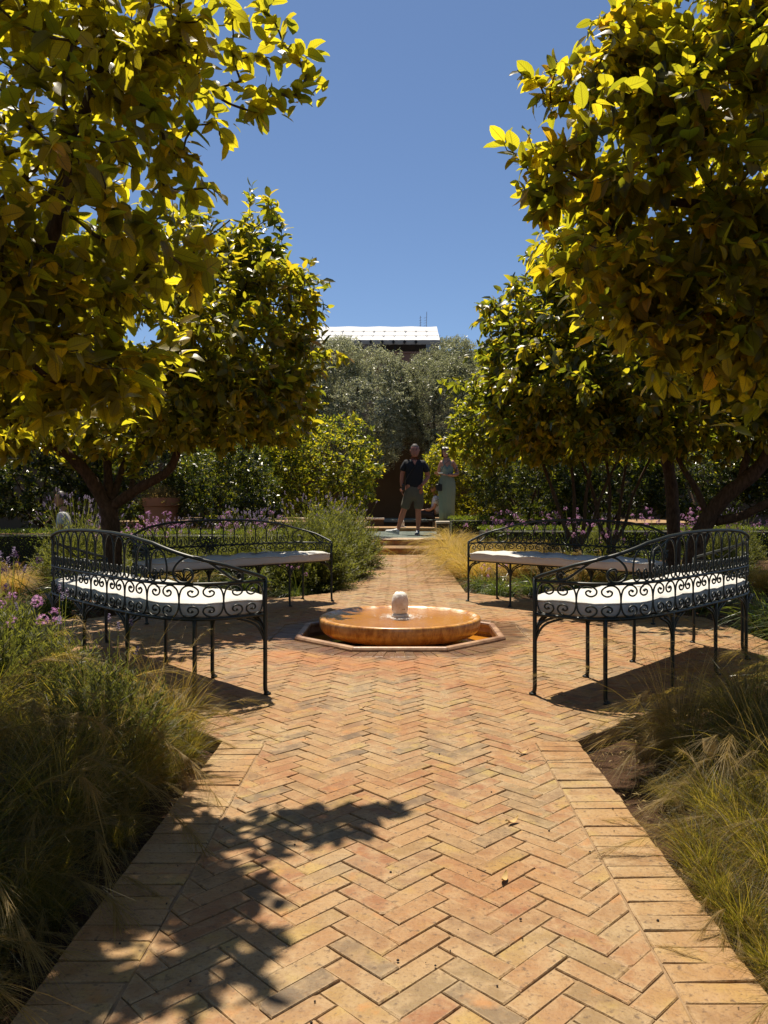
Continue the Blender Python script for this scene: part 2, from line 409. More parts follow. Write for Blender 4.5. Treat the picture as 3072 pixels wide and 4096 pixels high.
# ring around the basin
for i in range(8):
    o = octa(.665+.148); n_ = octa(.668)
    a0, a1, b0, b1 = n_[i-1], n_[i], o[i-1], o[i]
    m = 11
    for t in range(m):
        def lp(p, q, s): return (p[0]+(q[0]-p[0])*s, p[1]+(q[1]-p[1])*s)
        e = .03
        bricks.append(([lp(a0, a1, (t+e)/m), lp(b0, b1, (t+e)/m), lp(b0, b1, (t+1-e)/m), lp(a0, a1, (t+1-e)/m)], 0))
def brick_geo(q, rr, top=0.0, loose=1.0):
    """polygon -> worn brick slab verts/faces; n-gon top, chamfer, sides"""
    c = (sum(p[0] for p in q)/len(q), sum(p[1] for p in q)/len(q))
    sgn = sum((q[i][0]*q[(i+1) % len(q)][1]-q[(i+1) % len(q)][0]*q[i][1]) for i in range(len(q)))
    if sgn < 0: q = q[::-1]
    q = [(x+rr.uniform(-.0012, .0012)*loose, y+rr.uniform(-.0012, .0012)*loose) for x, y in q]
    dz = (rr.uniform(-.0015, .0015)-(.0012 if rr.random() < .06 else 0))*loose; tx, ty = rr.gauss(0, .009)*loose, rr.gauss(0, .009)*loose
    def zt(x, y): return top+dz+tx*(x-c[0])+ty*(y-c[1])
    def ins(x, y, d):
        l = math.hypot(x-c[0], y-c[1]) or 1; return (x-(x-c[0])/l*d, y-(y-c[1])/l*d)
    if len(q) == 4 and rr.random() < .16:       # a knocked off corner
        i = rr.randrange(4); p0, p1, p2 = q[i-1], q[i], q[(i+1) % 4]; e1, e2 = rr.uniform(.004, .013), rr.uniform(.004, .013)
        def tw(a, b_, e): l = math.hypot(b_[0]-a[0], b_[1]-a[1]); return (a[0]+(b_[0]-a[0])*e/l, a[1]+(b_[1]-a[1])*e/l)
        q = q[:i]+[tw(p1, p0, e1), tw(p1, p2, e2)]+q[i+1:]
    n = len(q)
    r0 = [(x, y, top-.03) for x, y in q]; r1 = [(x, y, zt(x, y)-.0022) for x, y in q]
    r2 = []
    for x, y in q:
        a, d = ins(x, y, .0026+rr.uniform(0, .0016)); r2.append((a, d, zt(a, d)))
    vs = r0+r1+r2; fs = []
    for a in (0, n):
        for i in range(n): fs.append((a+i, a+(i+1) % n, a+n+(i+1) % n, a+n+i))
    r3 = []
    for x, y in q:
        l = math.hypot(x-c[0], y-c[1]) or 1; d_ = min(.013, l*.5); a, d = x-(x-c[0])/l*d_, y-(y-c[1])/l*d_; r3.append((a, d, zt(a, d)+.0002))
    vs += r3
    for i in range(n): fs.append((2*n+i, 2*n+(i+1) % n, 3*n+(i+1) % n, 3*n+i))
    fs.append(tuple(3*n+i for i in range(n)))
    return vs, fs
def edge_attr(me, e): 
    at = me.attributes.new('edge', 'FLOAT', 'POINT'); at.data.foreach_set('value', e)
def score(q):
    x = sum(p[0] for p in q)/len(q); y = sum(p[1] for p in q)/len(q)
    px, py = 864+1662*x/y, 1091+1662*.85/y
    vis = 0 < px < 1659 and py < 2225
    return (area(q)/y**3) if vis else 0
order = sorted(range(len(bricks)), key=lambda i: -score(bricks[i][0]))
rr = random.Random(11)
proto = {}
for idx in order[:300]:
    q, mk = bricks[idx]; vs, fs = brick_geo(q, rr)
    c = Vector((sum(v[0] for v in vs)/len(vs), sum(v[1] for v in vs)/len(vs), 0))
    mb = MB(); mb.add([Vector(v)-c for v in vs], fs)
    me = mb.mesh('brick', M['brick_border'] if mk else M['brick']); n = len(vs)//4; edge_attr(me, [1.0]*(3*n)+[0.0]*n)
    link('brick', me, paving, c)
rest = {0: MB(), 1: MB()}; EA = {0: [], 1: []}
for idx in order[300:]:
    q, mk = bricks[idx]; vs, fs = brick_geo(q, rr); rest[mk].add(vs, fs, 0, rr.uniform(.001, .999)); EA[mk] += [1.0]*(3*(len(vs)//4))+[0.0]*(len(vs)//4)
edge_attr(rest[0].build('brick', M['brick'], paving, kind='stuff').data, EA[0]); edge_attr(rest[1].build('border_brick', M['brick_border'], paving, kind='stuff').data, EA[1])
print('bricks', len(bricks))

# --- steps and raised terrace beyond the path
M['tile_green'] = (lambda k: (k.set(k.ramp(k.rnd(), [(0, (.09, .115, .10)), (.5, (.14, .17, .15)), (1, (.2, .235, .21))]), .35), k.m)[1])(NM('green_glazed_tile'))
M['tile_white'] = simple('white_glazed_tile', (.62, .52, .40), .4, var=.2)
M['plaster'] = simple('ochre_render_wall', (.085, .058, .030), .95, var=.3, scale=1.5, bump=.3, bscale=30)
M['coping'] = simple('pale_coping', (.60, .52, .42), .8, var=.15)
def step(name, x0, x1, y0, y1, z0, z1, topmat, label=None):
    t = link(name, None, kind='structure')
    c = MB(); c.box(x0+.02, x1-.02, y0+.02, y1, z0, z1-.012); c.build('step_core', M['joint'], t)
    rr = random.Random(int(y0*10)); x = x0
    while x < x1-.01:        # riser bricks on end
        w_ = min(x1-x, .05 if rr.random() < .7 else .075)
        r_ = MB(); r_.box(x+.0015, x+w_-.0015, y0+rr.uniform(-.001, .002), y0+.03, z0, z1-.028, ch=.002)
        r_.build('riser_brick', M['brick_riser'], t); x += w_
    x = x0-.01               # nosing slabs
    while x < x1-.01:
        w_ = min(x1+.01-x, .15)
        r_ = MB(); r_.box(x+.0015, x+w_-.0015, y0-.012, y0+.05, z1-.027, z1, ch=.003)
        r_.build('nosing_brick', M['brick'], t); x += w_
    return t
t = step('lower_step', -.66, .66, 13.16, 14.0, -.05, .113, None)
m_ = MB(); y = 13.212
while y < 13.99:
    x = -.66
    while x < .65:
        m_.box(x+.0015, min(.66, x+.15)-.0015, y+.0015, min(14, y+.05)-.0015, .09, .113+rb.uniform(-.001, .001), rnd=rb.random()); x += .15
    y += .05
m_.build('tread_brick', M['brick'], t, kind='stuff')
t = step('tiled_terrace', -.85, .85, 14.0, 18.3, -.05, .223, None)
m_ = MB(); r2_ = MB(); y = 14.052; row = 0
while y < 18.29:
    x = -.85
    while x < .84:
        x1 = min(.85, x+.10); y1 = min(18.3, y+.10)
        edge = y < 14.75
        z = .223+rb.uniform(-.0008, .0008)
        if edge: (r2_ if (int(x*10)+row) % 2 else m_).box(x+.001, x1-.001, y+.001, y1-.001, .205, z, mi=(0 if (int(x*10)+row) % 2 else 1), rnd=rb.random())
        else: m_.box(x+.001, x1-.001, y+.001, y1-.001, .205, z, rnd=rb.random())
        x += .10
    y += .10; row += 1
m_.build('green_tile', [M['tile_green'], M['tile_white']], t, kind='stuff'); r2_.build('edge_brick', M['brick'], t, kind='stuff')
t = step('upper_step', -.85, .85, 18.3, 19.6, -.05, .306, None)
c = MB(); c.box(-.84, .84, 18.36, 19.58, .2, .306); c.build('tread', M['brick_border'], t)
t = link('raised_terrace', None, kind='structure')
c = MB(); c.box(.86, 7, 17.05, 24.5, -.05, .455); c.box(-7, -.86, 18.4, 24.5, -.05, .455); c.build('terrace_slab', M['brick_border'], t)
# ------------------------------------------------------------------ walls, building, tent
def low_wall(x0, x1, y0, y1, z, label):
    t = thing('low_wall', label, 'wall', ((x0+x1)/2, (y0+y1)/2, -.05))
    w_ = (x1-x0)/2; h_ = (y1-y0)/2
    c = MB(); c.box(-w_, w_, -h_, h_, 0, z+.05-.05); c.build('wall_body', M['plaster'], t)
    c = MB(); c.box(-w_-.02, w_+.02, -h_-.02, h_+.02, z, z+.05, ch=.008); c.build('coping', M['coping'], t)
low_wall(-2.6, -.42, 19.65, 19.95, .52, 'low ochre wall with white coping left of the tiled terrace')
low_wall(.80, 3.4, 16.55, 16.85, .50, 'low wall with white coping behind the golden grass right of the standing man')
t = thing('garden_pool', 'dark raised pool with a green tiled edge behind the standing man', 'pool', (0, 21.4, -.05))
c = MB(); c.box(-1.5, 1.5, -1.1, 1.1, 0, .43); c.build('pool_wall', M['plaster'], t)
c = MB()
for x0, x1, y0, y1 in ((-1.55, 1.55, -1.15, -.85), (-1.55, 1.55, .85, 1.15), (-1.55, -1.25, -.85, .85), (1.25, 1.55, -.85, .85)): c.box(x0, x1, y0, y1, .44, .515, ch=.01)
c.build('pool_coping', M['tile_green'], t)
k = NM('dark_water'); k.set((.01, .02, .015), .05); k.bump(k.noise(k.pos(), 12, 3), .1, .01); M['darkwater'] = k.m
c = MB(); c.add([(-1.25, -.85, .47), (1.25, -.85, .47), (1.25, .85, .47), (-1.25, .85, .47)], [(0, 1, 2, 3)]); c.build('pool_water', M['darkwater'], t)
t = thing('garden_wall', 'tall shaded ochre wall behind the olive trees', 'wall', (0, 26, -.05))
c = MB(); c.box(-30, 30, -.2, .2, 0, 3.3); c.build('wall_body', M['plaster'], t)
c = MB()
for i in range(60): c.box(-30+i, -30+i+.99, -.24, .24, 3.3, 3.36, ch=.01)
c.build('wall_coping', M['plaster'], t)
# house with roof terrace
M['house'] = simple('rose_render', (.24, .12, .08), .9, var=.2, scale=.8)
t = thing('terrace_house', 'flat roofed reddish house carrying the white tent, mostly hidden by olive trees', 'house', (0, 34, -.05))
c = MB(); c.box(-9, 4.2, -4, 5, 0, 6.2); c.build('wall', M['house'], t)
c = MB(); c.box(-9.05, 4.25, -4.1, -3.85, 6.2, 6.80); c.box(-9.05, 4.25, 4.85, 5.1, 6.2, 6.80); c.box(-9.05, -8.8, -3.85, 4.85, 6.2, 6.80); c.box(4.0, 4.25, -3.85, 4.85, 6.2, 6.80)
c.box(-9.08, 4.28, -4.13, -3.82, 6.80, 6.86); c.build('parapet', M['house'], t)
M['winglass'] = simple('dark_window_glass', (.02, .025, .03), .1)
for x in (-6.5, -3.5, -.5, 2.5):
    c = MB(); c.box(x-.5, x+.5, -4.04, -3.98, 3.6, 5.1); f = c.build('window', M['coping'], t)
    c = MB(); c.box(x-.42, x-.02, -4.06, -4.045, 3.68, 5.02); c.box(x+.02, x+.42, -4.06, -4.045, 3.68, 5.02); c.build('pane', M['winglass'], f)
# tent
k = NM('white_tent_canvas'); k.set((.80, .80, .80), .8, spec=.2); k.bump(k.noise(k.pos(), 1.2, 3), .2, .05); k.translucent((.6, .58, .52), .25); M['tent'] = k.m
M['valance'] = simple('beige_valance', (.36, .31, .26), .9, var=.08)
M['motif'] = simple('black_motif', (.012, .01, .01), .8); M['motif_grey'] = simple('grey_motif', (.42, .42, .42), .8)
M['curtain'] = simple('taupe_curtain', (.30, .24, .21), .95, var=.1); M['curtain_w'] = simple('white_curtain', (.6, .6, .62), .95)
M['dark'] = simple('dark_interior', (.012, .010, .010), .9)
M['blue'] = simple('dark_blue_paint', (.02, .025, .12), .5)
t = thing('roof_tent', 'white canvas tent with black palmette valance on the rooftop', 'tent', (0, 30, 6.15))
Z = 6.15
TX0, TX1 = -3.9, 1.56
c = MB(); n = 20; rows = []
for i in range(7):
    s = i/6; y = 0+3.0*s; z = (7.28+(8.50-7.28)*s)-Z-.05*math.sin(math.pi*s)
    rows.append([(TX0+.02+(TX1-TX0)*j/n*1.0+(0 if j < n else 0), y, z+.012*math.sin(j*1.3+i)) for j in range(n+1)])
c.loft(rows, closed=False, caps=False)
rows2 = [[(x, 6.0-y, z) for x, y, z in r] for r in rows[::-1]]; c.loft([rows[-1]]+rows2[1:], closed=False, caps=False)
roof = c.build('canopy', M['tent'], t, smooth=True)
for s in (.37, .68):
    c = MB(); y = 3*s; z = (7.28+1.22*s)-Z-.05*math.sin(math.pi*s)+.018
    c.tube([(TX0+(TX1-TX0)*j/10, y-.01, z) for j in range(11)], .007, 4); c.build('seam', M['motif_grey'], roof)
def palmette(c, x, y, z, h, nrm_up, mi=0, ln=1):
    """small palm leaf emblem facing the viewer; lies along direction (0,uy,uz)"""
    uy, uz = nrm_up
    pts = [(-.22, 0), (-.30, .12), (-.16, .2), (-.5, .42), (-.42, .6), (-.2, .55), (-.3, .8), (-.1, .78), (0, 1), (.1, .78), (.3, .8), (.2, .55), (.42, .6), (.5, .42), (.16, .2), (.30, .12), (.22, 0)]
    ps = [(x+a*h*.8, y+uy*b_*h*ln, z+uz*b_*h*ln) for a, b_ in pts]
    n = len(ps); c.add(ps+[(p[0], p[1]-.006, p[2]+.006) for p in ps], [tuple(range(n, 2*n))]+[(i, (i+1) % n, n+(i+1) % n, n+i) for i in range(n)], mi)
sl = Vector((0, 3.0, 1.22)).normalized()
for row, s in enumerate((.72, .40)):
    for j in range(12):
        x = TX1-.46-.437*j-(0.02*row)
        y = 3*s; z = 7.28+1.22*s-Z-.05*math.sin(math.pi*s)+.03
        c = MB(); palmette(c, x, y-.25, z-.1, .13, (sl.y, sl.z), 0, 3.6); c.build('grey_emblem', M['motif_grey'], roof)
c = MB(); rows = []
for z, y in ((7.29, 0), (7.2, -.03), (7.10, -.01)):
    rows.append([(TX0+.02+(TX1-TX0)*j/40, y+.012*math.sin(j*2.1), z-Z+(.015*abs(math.sin(j*1.1)) if z < 7.15 else 0)) for j in range(41)])
c.loft(rows, closed=False, caps=False); v = c.build('valance', M['valance'], t, smooth=True)
c = MB(); c.loft([[(TX1-.02, 6.0*j/8, z-Z) for j in range(9)] for z in (7.29, 7.1)], closed=False, caps=False); c.build('side_valance', M['valance'], t)
for j in range(12):
    c = MB(); palmette(c, TX1-1.38-.437*(j-1), -.055, 7.13-Z, .16, (0, 1)); c.build('black_emblem', M['motif'], v)
def curtain(name, x0, x1, y, z0, z1, mat):
    c = MB(); n = 24; rows = []
    for z, w_ in ((z1, 1), ((z0+z1)/2, .9), (z0, 1.0)):
        rows.append([(x0+(x1-x0)*(.5+(j/n-.5)*w_), y+.05*math.sin(j*1.9), z) for j in range(n+1)])
    c.loft(rows, closed=False, caps=False); c.build(name, mat, t, smooth=True)
curtain('curtain', 1.22, 1.52, .05, .05, .98, M['curtain']); curtain('curtain', 1.02, 1.20, .02, .05, .98, M['curtain_w'])
curtain('curtain', -1.45, -.9, .05, .05, .98, M['curtain']); curtain('curtain', -2.6, -2.2, .05, .05, .98, M['curtain'])
for x in (-3.8, -2.0, -.2, 1.5):
    for y in (.12, 5.9):
        c = MB(); c.tube([(x, y, 0), (x, y, 7.28-Z)], .04, 8); c.build('pole', M['dark'], t)
c = MB(); c.box(TX0+.1, TX1-.1, 2.95, 3.0, .04, 2.2); c.build('shade_panel', M['dark'], t)  # near-black sheet standing in for the shade inside the tent
t = thing('roof_finial', 'dark blue crowned post at the right corner of the white tent', 'finial', (1.66, 30.2, 6.15))
c = MB(); c.box(-.07, .07, -.07, .07, 0, 1.0, ch=.01); c.build('post', M['blue'], t)
c = MB(); c.box(-.13, .13, -.13, .13, 1.0, 1.07, ch=.01)
for sx in (-1, 1):
    for sy in (-1, 1): c.lathe([(.05, 0), (.03, .09), (.0, .2)], 6, (sx*.08, sy*.08, 1.07))
c.build('crown', M['blue'], t)
M['metal'] = simple('grey_metal', (.2, .2, .22), .5, .5)
for x, y, h, lb, tilt in ((.95, 36.2, 9.75, 'thin left aerial mast above the white tent', .01), (1.17, 36.2, 9.95, 'lattice aerial mast with rungs, right one above the white tent', .09)):
    t = thing('aerial', lb, 'antenna', (x, y, 6.1), group='aerials on the roof')
    c = MB(); c.tube([(0, 0, 0), (tilt, 0, h-6.1)], .012, 5); c.build('mast', M['metal'], t)
    c = MB()
    for i in range(8): c.tube([(-.05, 0, 2.7+i*.12), (.07, 0, 2.74+i*.12)], .007, 4)
    if tilt < .05: c.box(-.04, .04, -.04, .04, 2.8, 2.95)
    c.build('crossbar', M['metal'], t, kind='stuff')
# ------------------------------------------------------------------ fountain
k = NM('ochre_stained_marble'); p = k.obj()
s_ = k.n('ShaderNodeSeparateXYZ'); k.l(p, s_.inputs[0])
an = k.math('ARCTAN2', s_.outputs[1], s_.outputs[0])
cv = k.n('ShaderNodeCombineXYZ'); k.l(k.math('MULTIPLY', an, 6.0), cv.inputs[0]); k.l(k.math('MULTIPLY', s_.outputs[2], 5.0), cv.inputs[1])
st = k.noise(cv.outputs[0], 3.0, 6, .65, .4)
c_ = k.mix(k.ramp(st, [(.38, 0), (.62, 1)]), (.30, .105, .018), (.60, .30, .07))
c_ = k.mix(k.ramp(k.noise(cv.outputs[0], 7, 4), [(.60, 0), (.72, .7)]), c_, (.16, .05, .012))
c_ = k.mix(k.ramp(k.noise(p, 7, 5), [(.5, 0), (.75, .6)]), c_, (.62, .38, .15))
rad = k.math('SQRT', k.math('ADD', k.math('POWER', s_.outputs[0], 2.0), k.math('POWER', s_.outputs[1], 2.0)))
lime = k.math('MULTIPLY', k.math('MULTIPLY', k.ramp(rad, [(.455, 0), (.475, 1), (.505, 1), (.515, .1)]), k.math('GREATER_THAN', s_.outputs[2], .095)), k.ramp(k.noise(p, 9, 4), [(.48, .0), (.62, 1)]))
inn = k.math('MULTIPLY', k.ramp(rad, [(.478, 1), (.49, 0)]), k.math('GREATER_THAN', s_.outputs[2], .07))
c_ = k.mix(inn, c_, k.mix(k.noise(p, 5, 5), (.34, .13, .01), (.62, .32, .05)))
c_ = k.mix(lime, c_, (.80, .72, .62))
k.set(c_, .3); k.bump(k.noise(p, 40, 4), .15, .004); M['marble'] = k.m
k = NM('basin_rim_stone'); p = k.pos()
k.set(k.mix(k.ramp(k.noise(p, 9, 6, .6), [(.35, 0), (.7, 1)]), (.20, .10, .055), (.46, .29, .17)), .45); k.bump(k.noise(p, 50, 4), .4, .004); M['rim'] = k.m
k = NM('ochre_basin_floor'); k.set(k.mix(k.noise(k.pos(), 6, 5), (.40, .18, .015), (.66, .34, .03)), .7); M['floor'] = k.m
k = NM('white_pitted_stone'); p = k.obj()
vz = k.n('ShaderNodeTexVoronoi'); k.l(p, vz.inputs['Vector']); vz.inputs['Scale'].default_value = 45
c_ = k.mix(k.ramp(k.noise(p, 14, 5), [(.4, 0), (.65, 1)]), (.62, .54, .44), (.86, .83, .78))
c_ = k.mix(k.math('MULTIPLY', k.ramp(vz.outputs['Distance'], [(.1, 1), (.3, 0)]), k.math('GREATER_THAN', k.noise(p, 22, 2), .55)), c_, (.10, .07, .05))
k.set(c_, .75); k.bump(k.noise(p, 30, 5), .6, .01); M['stone'] = k.m
def m_water(name, ripple, tint):
    k = NM(name); p = k.obj()
    tr = k.n('ShaderNodeBsdfTransparent'); tr.inputs[0].default_value = (*tint, 1)
    gl = k.n('ShaderNodeBsdfGlossy'); gl.inputs[1].default_value = .06
    fr = k.n('ShaderNodeFresnel'); fr.inputs[0].default_value = 1.34; mx = k.n('ShaderNodeMixShader')
    if ripple:
        wv = k.n('ShaderNodeTexWave', wave_type='RINGS', rings_direction='SPHERICAL'); k.l(p, wv.inputs[0])
        wv.inputs['Scale'].default_value = 12; wv.inputs['Distortion'].default_value = 3.5; wv.inputs['Detail'].default_value = 3; wv.inputs['Detail Scale'].default_value = 3
        h = k.math('ADD', wv.outputs['Fac'], k.math('MULTIPLY', k.noise(p, 45, 4), .8))
        bp = k.n('ShaderNodeBump'); bp.inputs['Strength'].default_value = .6; bp.inputs['Distance'].default_value = .0045
    else:
        h = k.noise(p, 9, 3); bp = k.n('ShaderNodeBump'); bp.inputs['Strength'].default_value = .12; bp.inputs['Distance'].default_value = .01
    k.l(h, bp.inputs['Height']); k.l(bp.outputs[0], gl.inputs['Normal']); k.l(bp.outputs[0], fr.inputs['Normal'])
    k.l(fr.outputs[0], mx.inputs[0]) if not ripple else k.l(k.math('MULTIPLY', fr.outputs[0], .36), mx.inputs[0]); k.l(tr.outputs[0], mx.inputs[1]); k.l(gl.outputs[0], mx.inputs[2]); k.l(mx.outputs[0], k.out.inputs[0])
    return k.m
M['water_b'] = m_water('rippling_water', True, (.97, .88, .70)); M['water'] = m_water('still_water', False, (.92, .80, .55))
ft = thing('fountain', 'round ochre marble fountain bowl standing in an octagonal basin sunk in the plaza', 'fountain', (0, 5.12, 0))
c = MB(); n_in = [(x, y-5.12) for x, y in octa(.618)]; n_out = [(x, y-5.12) for x, y in octa(.664)]
c.add([(x, y, -.075) for x, y in n_out], [tuple(range(8))]); c.build('basin_floor', M['floor'], ft)
c = MB(); c.loft([[(x*.997, y*.997, z) for x, y in n_out] for z in (-.075, -.004)], caps=False)
ins_ = [(x, y) for x, y in n_in]
c.build('basin_shell', M['rim'], ft)
for i in range(8):
    c = MB(); a, b_ = Vector((*n_out[i-1], 0)), Vector((*n_out[i], 0)); e = (b_-a).normalized(); m = Vector((-e.y, e.x, 0))
    if m.dot(a) > 0: m = -m
    prof = [(.0, -.03), (-.003, .010), (.004, .021), (.014, .025), (.030, .025), (.040, .020), (.043, .008), (.036, -.01), (.036, -.045), (.024, -.05), (.024, -.074)]
    rings = []
    for P, sg in ((a, 1), (b_, -1)):
        ring = []
        for d, z in prof:
            off = d*math.tan(R(22.5))*sg+.0008*sg; ring.append(P+m*d+e*off+Vector((0, 0, z)))
        ring.append(P+m*.006+e*(.004*sg)+Vector((0, 0, -.074))); rings.append(ring)
    c.loft(rings, caps=True); c.build('rim_stone', M['rim'], ft)
c = MB(); c.add([(x, y, -.050) for x, y in [(p[0]*.99, p[1]*.99) for p in n_in]], [tuple(range(8))]); c.build('basin_water', M['water'], ft)
c = MB()
c.lathe([(.26, -.074), (.27, -.035), (.36, -.022), (.44, -.010), (.488, .004), (.514, .022), (.528, .045), (.534, .075), (.535, .102), (.531, .111), (.522, .115), (.508, .114), (.497, .109), (.485, .100), (.40, .096), (.2, .094), (0.001, .093)], 96)
bowl = c.build('bowl', M['marble'], ft, smooth=True)
c = MB(); rr_ = [(.001, .1065), (.1, .1065), (.25, .1065), (.4, .1065), (.4915, .1065)]; c.lathe(rr_, 96); c.build('bowl_water', M['water_b'], bowl, smooth=True)
# splash ring at the foot of the spout
c = MB(); rs = np.random.default_rng(4)
for i in range(800):
    a = rs.uniform(0, 6.283); d = .060+abs(rs.normal(0, .055)); s = rs.uniform(.001, .0032)
    x, y = d*math.cos(a), d*math.sin(a); c.lathe([(s, 0), (s*.7, s*.7), (.0001, s)], 5, (x, y, .1068))
k = NM('white_bubbles'); k.set((.85, .82, .76), .25); M['foam'] = k.m
c.build('splash_bubbles', M['foam'], bowl, kind='stuff')
def spout(parent, loc, s=1):
    c = MB(); c.lathe([(.001, .094), (.054, .094), (.056, .118), (.050, .126), (.03, .127), (.001, .127)], 24, mi=0); b0 = c.build('spout_base', M['stone'], parent, smooth=True, auto=40); b0.location = loc
    c = MB(); prof = [(.001, .125), (.036, .126), (.047, .134), (.0535, .150), (.0562, .175), (.0562, .200), (.0540, .222), (.0495, .240), (.044, .253), (.037, .262), (.028, .268), (.015, .270), (.001, .269)]
    c.lathe([(r, z) for r, z in prof], 28)
    rs = random.Random(3)
    c.v = [(x+rs.uniform(-1, 1)*.0012, y+rs.uniform(-1, 1)*.0012, z+(rs.uniform(-.003, .006) if z > .255 else 0)) for x, y, z in c.v]
    o = c.build('spout_stone', M['stone'], parent, smooth=True); o.location = loc; return o
spout(ft, (0, 0, 0))
ft2 = thing('small_spout', 'small white egg shaped water spout on the step behind the standing man', 'spout', (.03, 18.75, .306))
c = MB(); c.lathe([(.001, .0), (.05, .0), (.075, .03), (.08, .08), (.075, .13), (.06, .17), (.03, .19), (.001, .192)], 20); c.build('spout_stone', M['stone'], ft2, smooth=True)
c = MB(); c.lathe([(.001, .0), (.12, .0), (.12, .02), (.001, .021)], 20); c.build('spout_base', M['stone'], ft2)

# ------------------------------------------------------------------ curved iron benches
BA, BB, BN = .885, .435, 4.0
def supere(a, b_, n=4.0, N=801):
    th = np.linspace(0, math.pi, N)
    u = -a*np.sign(np.cos(th))*np.abs(np.cos(th))**(2/n); v = b_*np.abs(np.sin(th))**(2/n)
    s = np.concatenate([[0], np.cumsum(np.hypot(np.diff(u), np.diff(v)))]); return u, v, s
_u, _v, _s = supere(BA, BB, BN); LEN = float(_s[-1])
def bk(s, off=0.0):
    u = float(np.interp(s, _s, _u)); v = float(np.interp(s, _s, _v))
    if off:
        u2 = float(np.interp(min(s+.01, LEN), _s, _u))-float(np.interp(max(s-.01, 0), _s, _u)); v2 = float(np.interp(min(s+.01, LEN), _s, _v))-float(np.interp(max(s-.01, 0), _s, _v))
        l = math.hypot(u2, v2); u, v = u-v2/l*off, v+u2/l*off
    return u, v
def on(s, z, off=0.0): u, v = bk(s, off); return (u, v, z)
ZS, ZM = .361, .512
def ztop(s):
    e = min(s, LEN-s); return float(np.interp(e, [0, .03, .2, .38, .55, .72, .9, 1.1, 9], [.522, .535, .590, .637, .683, .708, .719, .723, .724]))
C_UP = [(0, 0), (.03, .4), (.14, .76), (.38, .97), (.68, .93), (.90, .70), (.88, .44), (.68, .30), (.48, .38), (.43, .56), (.55, .67), (.67, .58)]
def bench_master():
    t = link('curved_bench', None)
    c = MB(); n = 80
    c.tube([on(LEN*i/n, ZS) for i in range(n+1)], .0080, 6); c.tube([(-BA+2*BA*i/12, 0, ZS) for i in range(13)], .0080, 6)
    for i in range(-3, 4): c.tube([(i*.24, 0, ZS-.004), (i*.24, BB*(1-abs(i*.24/BA)**4)**.25, ZS-.004)], .006, 4)
    c.build('seat_frame', M['iron'], t, smooth=True)
    c = MB(); c.tube([on(LEN*i/n, ZM) for i in range(n+1)], .0072, 6); c.build('middle_rail', M['iron'], t, smooth=True)
    c = MB(); c.tube([on(LEN*i/140, ztop(LEN*i/140)) for i in range(141)], .0090, 6); c.build('top_rail', M['iron'], t, smooth=True)
    for s0 in (0, LEN):          # end posts run from foot to top rail
        pass
    # lower band of facing C scrolls
    N = 12; wu = (LEN-.02)/N; H = (ZM-ZS)/2-.006; zc = (ZM+ZS)/2
    for i in range(N):
        c = MB(); a = .01+i*wu
        for sg in (1, -1):
            up = [( (a if sg > 0 else a+wu)+sg*x*wu/2*.98, zc+y*H) for x, y in C_UP]
            dn = [(x, 2*zc-z) for x, z in up]
            for line in (up, dn):
                cr = crom(line, 4); c.tube([on(s, z) for s, z in cr], [.0042]*(len(cr)-3)+[.0055, .0065, .007], 5, caps=True)
        c.build('scroll_panel', M['iron'], t, smooth=True)
    # tall hoops
    e0 = .46; NA = 13; wa = (LEN-2*e0)/NA
    for i in range(NA):
        c = MB(); a = e0+i*wa; hw = wa/2*.96; sc = a+wa/2; zt = min(ztop(a), ztop(a+wa))-.006
        if i < 2 or i > NA-3: zt = (ztop(a)+ztop(a+wa))/2-.014
        pts = []
        for x, z in [(0, zt), (.45, zt-.010), (.80, zt-.034), (.97, zt-.07), (1, zt-.11)]: pts.append((x*hw, z))
        zb = ZM+.006
        pts += [(hw, zb+.07), (hw, zb+.04), (hw*.93, zb+.014), (hw*.62, zb+.002), (hw*.30, zb+.012), (hw*.22, zb+.036), (hw*.42, zb+.054), (hw*.62, zb+.042), (hw*.52, zb+.028)]
        for sg in (1, -1):
            cr = crom(pts, 4); c.tube([on(sc+sg*x, z) for x, z in cr], .0041, 5)
        c.build('hoop', M['iron'], t, smooth=True)
    # big S scroll near each end
    S_ = [(.118, .545), (.130, .556), (.146, .548), (.140, .526), (.115, .520), (.092, .535), (.098, .562), (.125, .575)]
    S2 = [(.150, .545), (.135, .558), (.118, .550), (.116, .530), (.135, .520), (.165, .530), (.215, .566), (.265, .602), (.315, .626), (.372, .622), (.418, .585), (.425, .545), (.395, .520), (.355, .520), (.335, .545), (.345, .570), (.370, .574), (.380, .558)]
    for sd_ in (0, 1):
        c = MB(); cr = crom(S2, 5); c.tube([on(LEN-s if sd_ else s, z) for s, z in cr], .006, 5); c.build('end_scroll', M['iron'], t, smooth=True)
    # legs
    def leg(u, v, ztopp, foot):
        c = MB(); r = .0095
        f = Vector(foot).normalized()*.014 if foot else Vector((0, 0, 0))
        pts = [(u, v, ztopp), (u, v, .25), (u, v, .09), (u, v, .035), (u+f.x*.3, v+f.y*.3, .012), (u+f.x, v+f.y, .006)]
        c.tube(crom(pts, 3), r, 6); c.lathe([(.001, -.004), (.017, -.004), (.017, .004), (.001, .006)], 8, (u+f.x*.7, v+f.y*.7, .004)); c.build('leg', M['iron'], t, smooth=True)
    leg(-BA, 0, .525, (-.3, -1)); leg(BA, 0, .525, (.3, -1))
    FR = [-.415, .085, .585]; BKL = [-.415, .085, .585]
    for u in FR: leg(u, 0, ZS, (0, -1))
    for u in BKL: leg(u, BB*(1-abs(u/BA)**4)**.25, ZS, (0, 1))
    for u in (-.82, .82): leg(u, BB*(1-abs(u/BA)**4)**.25, ZS, (0, 1))
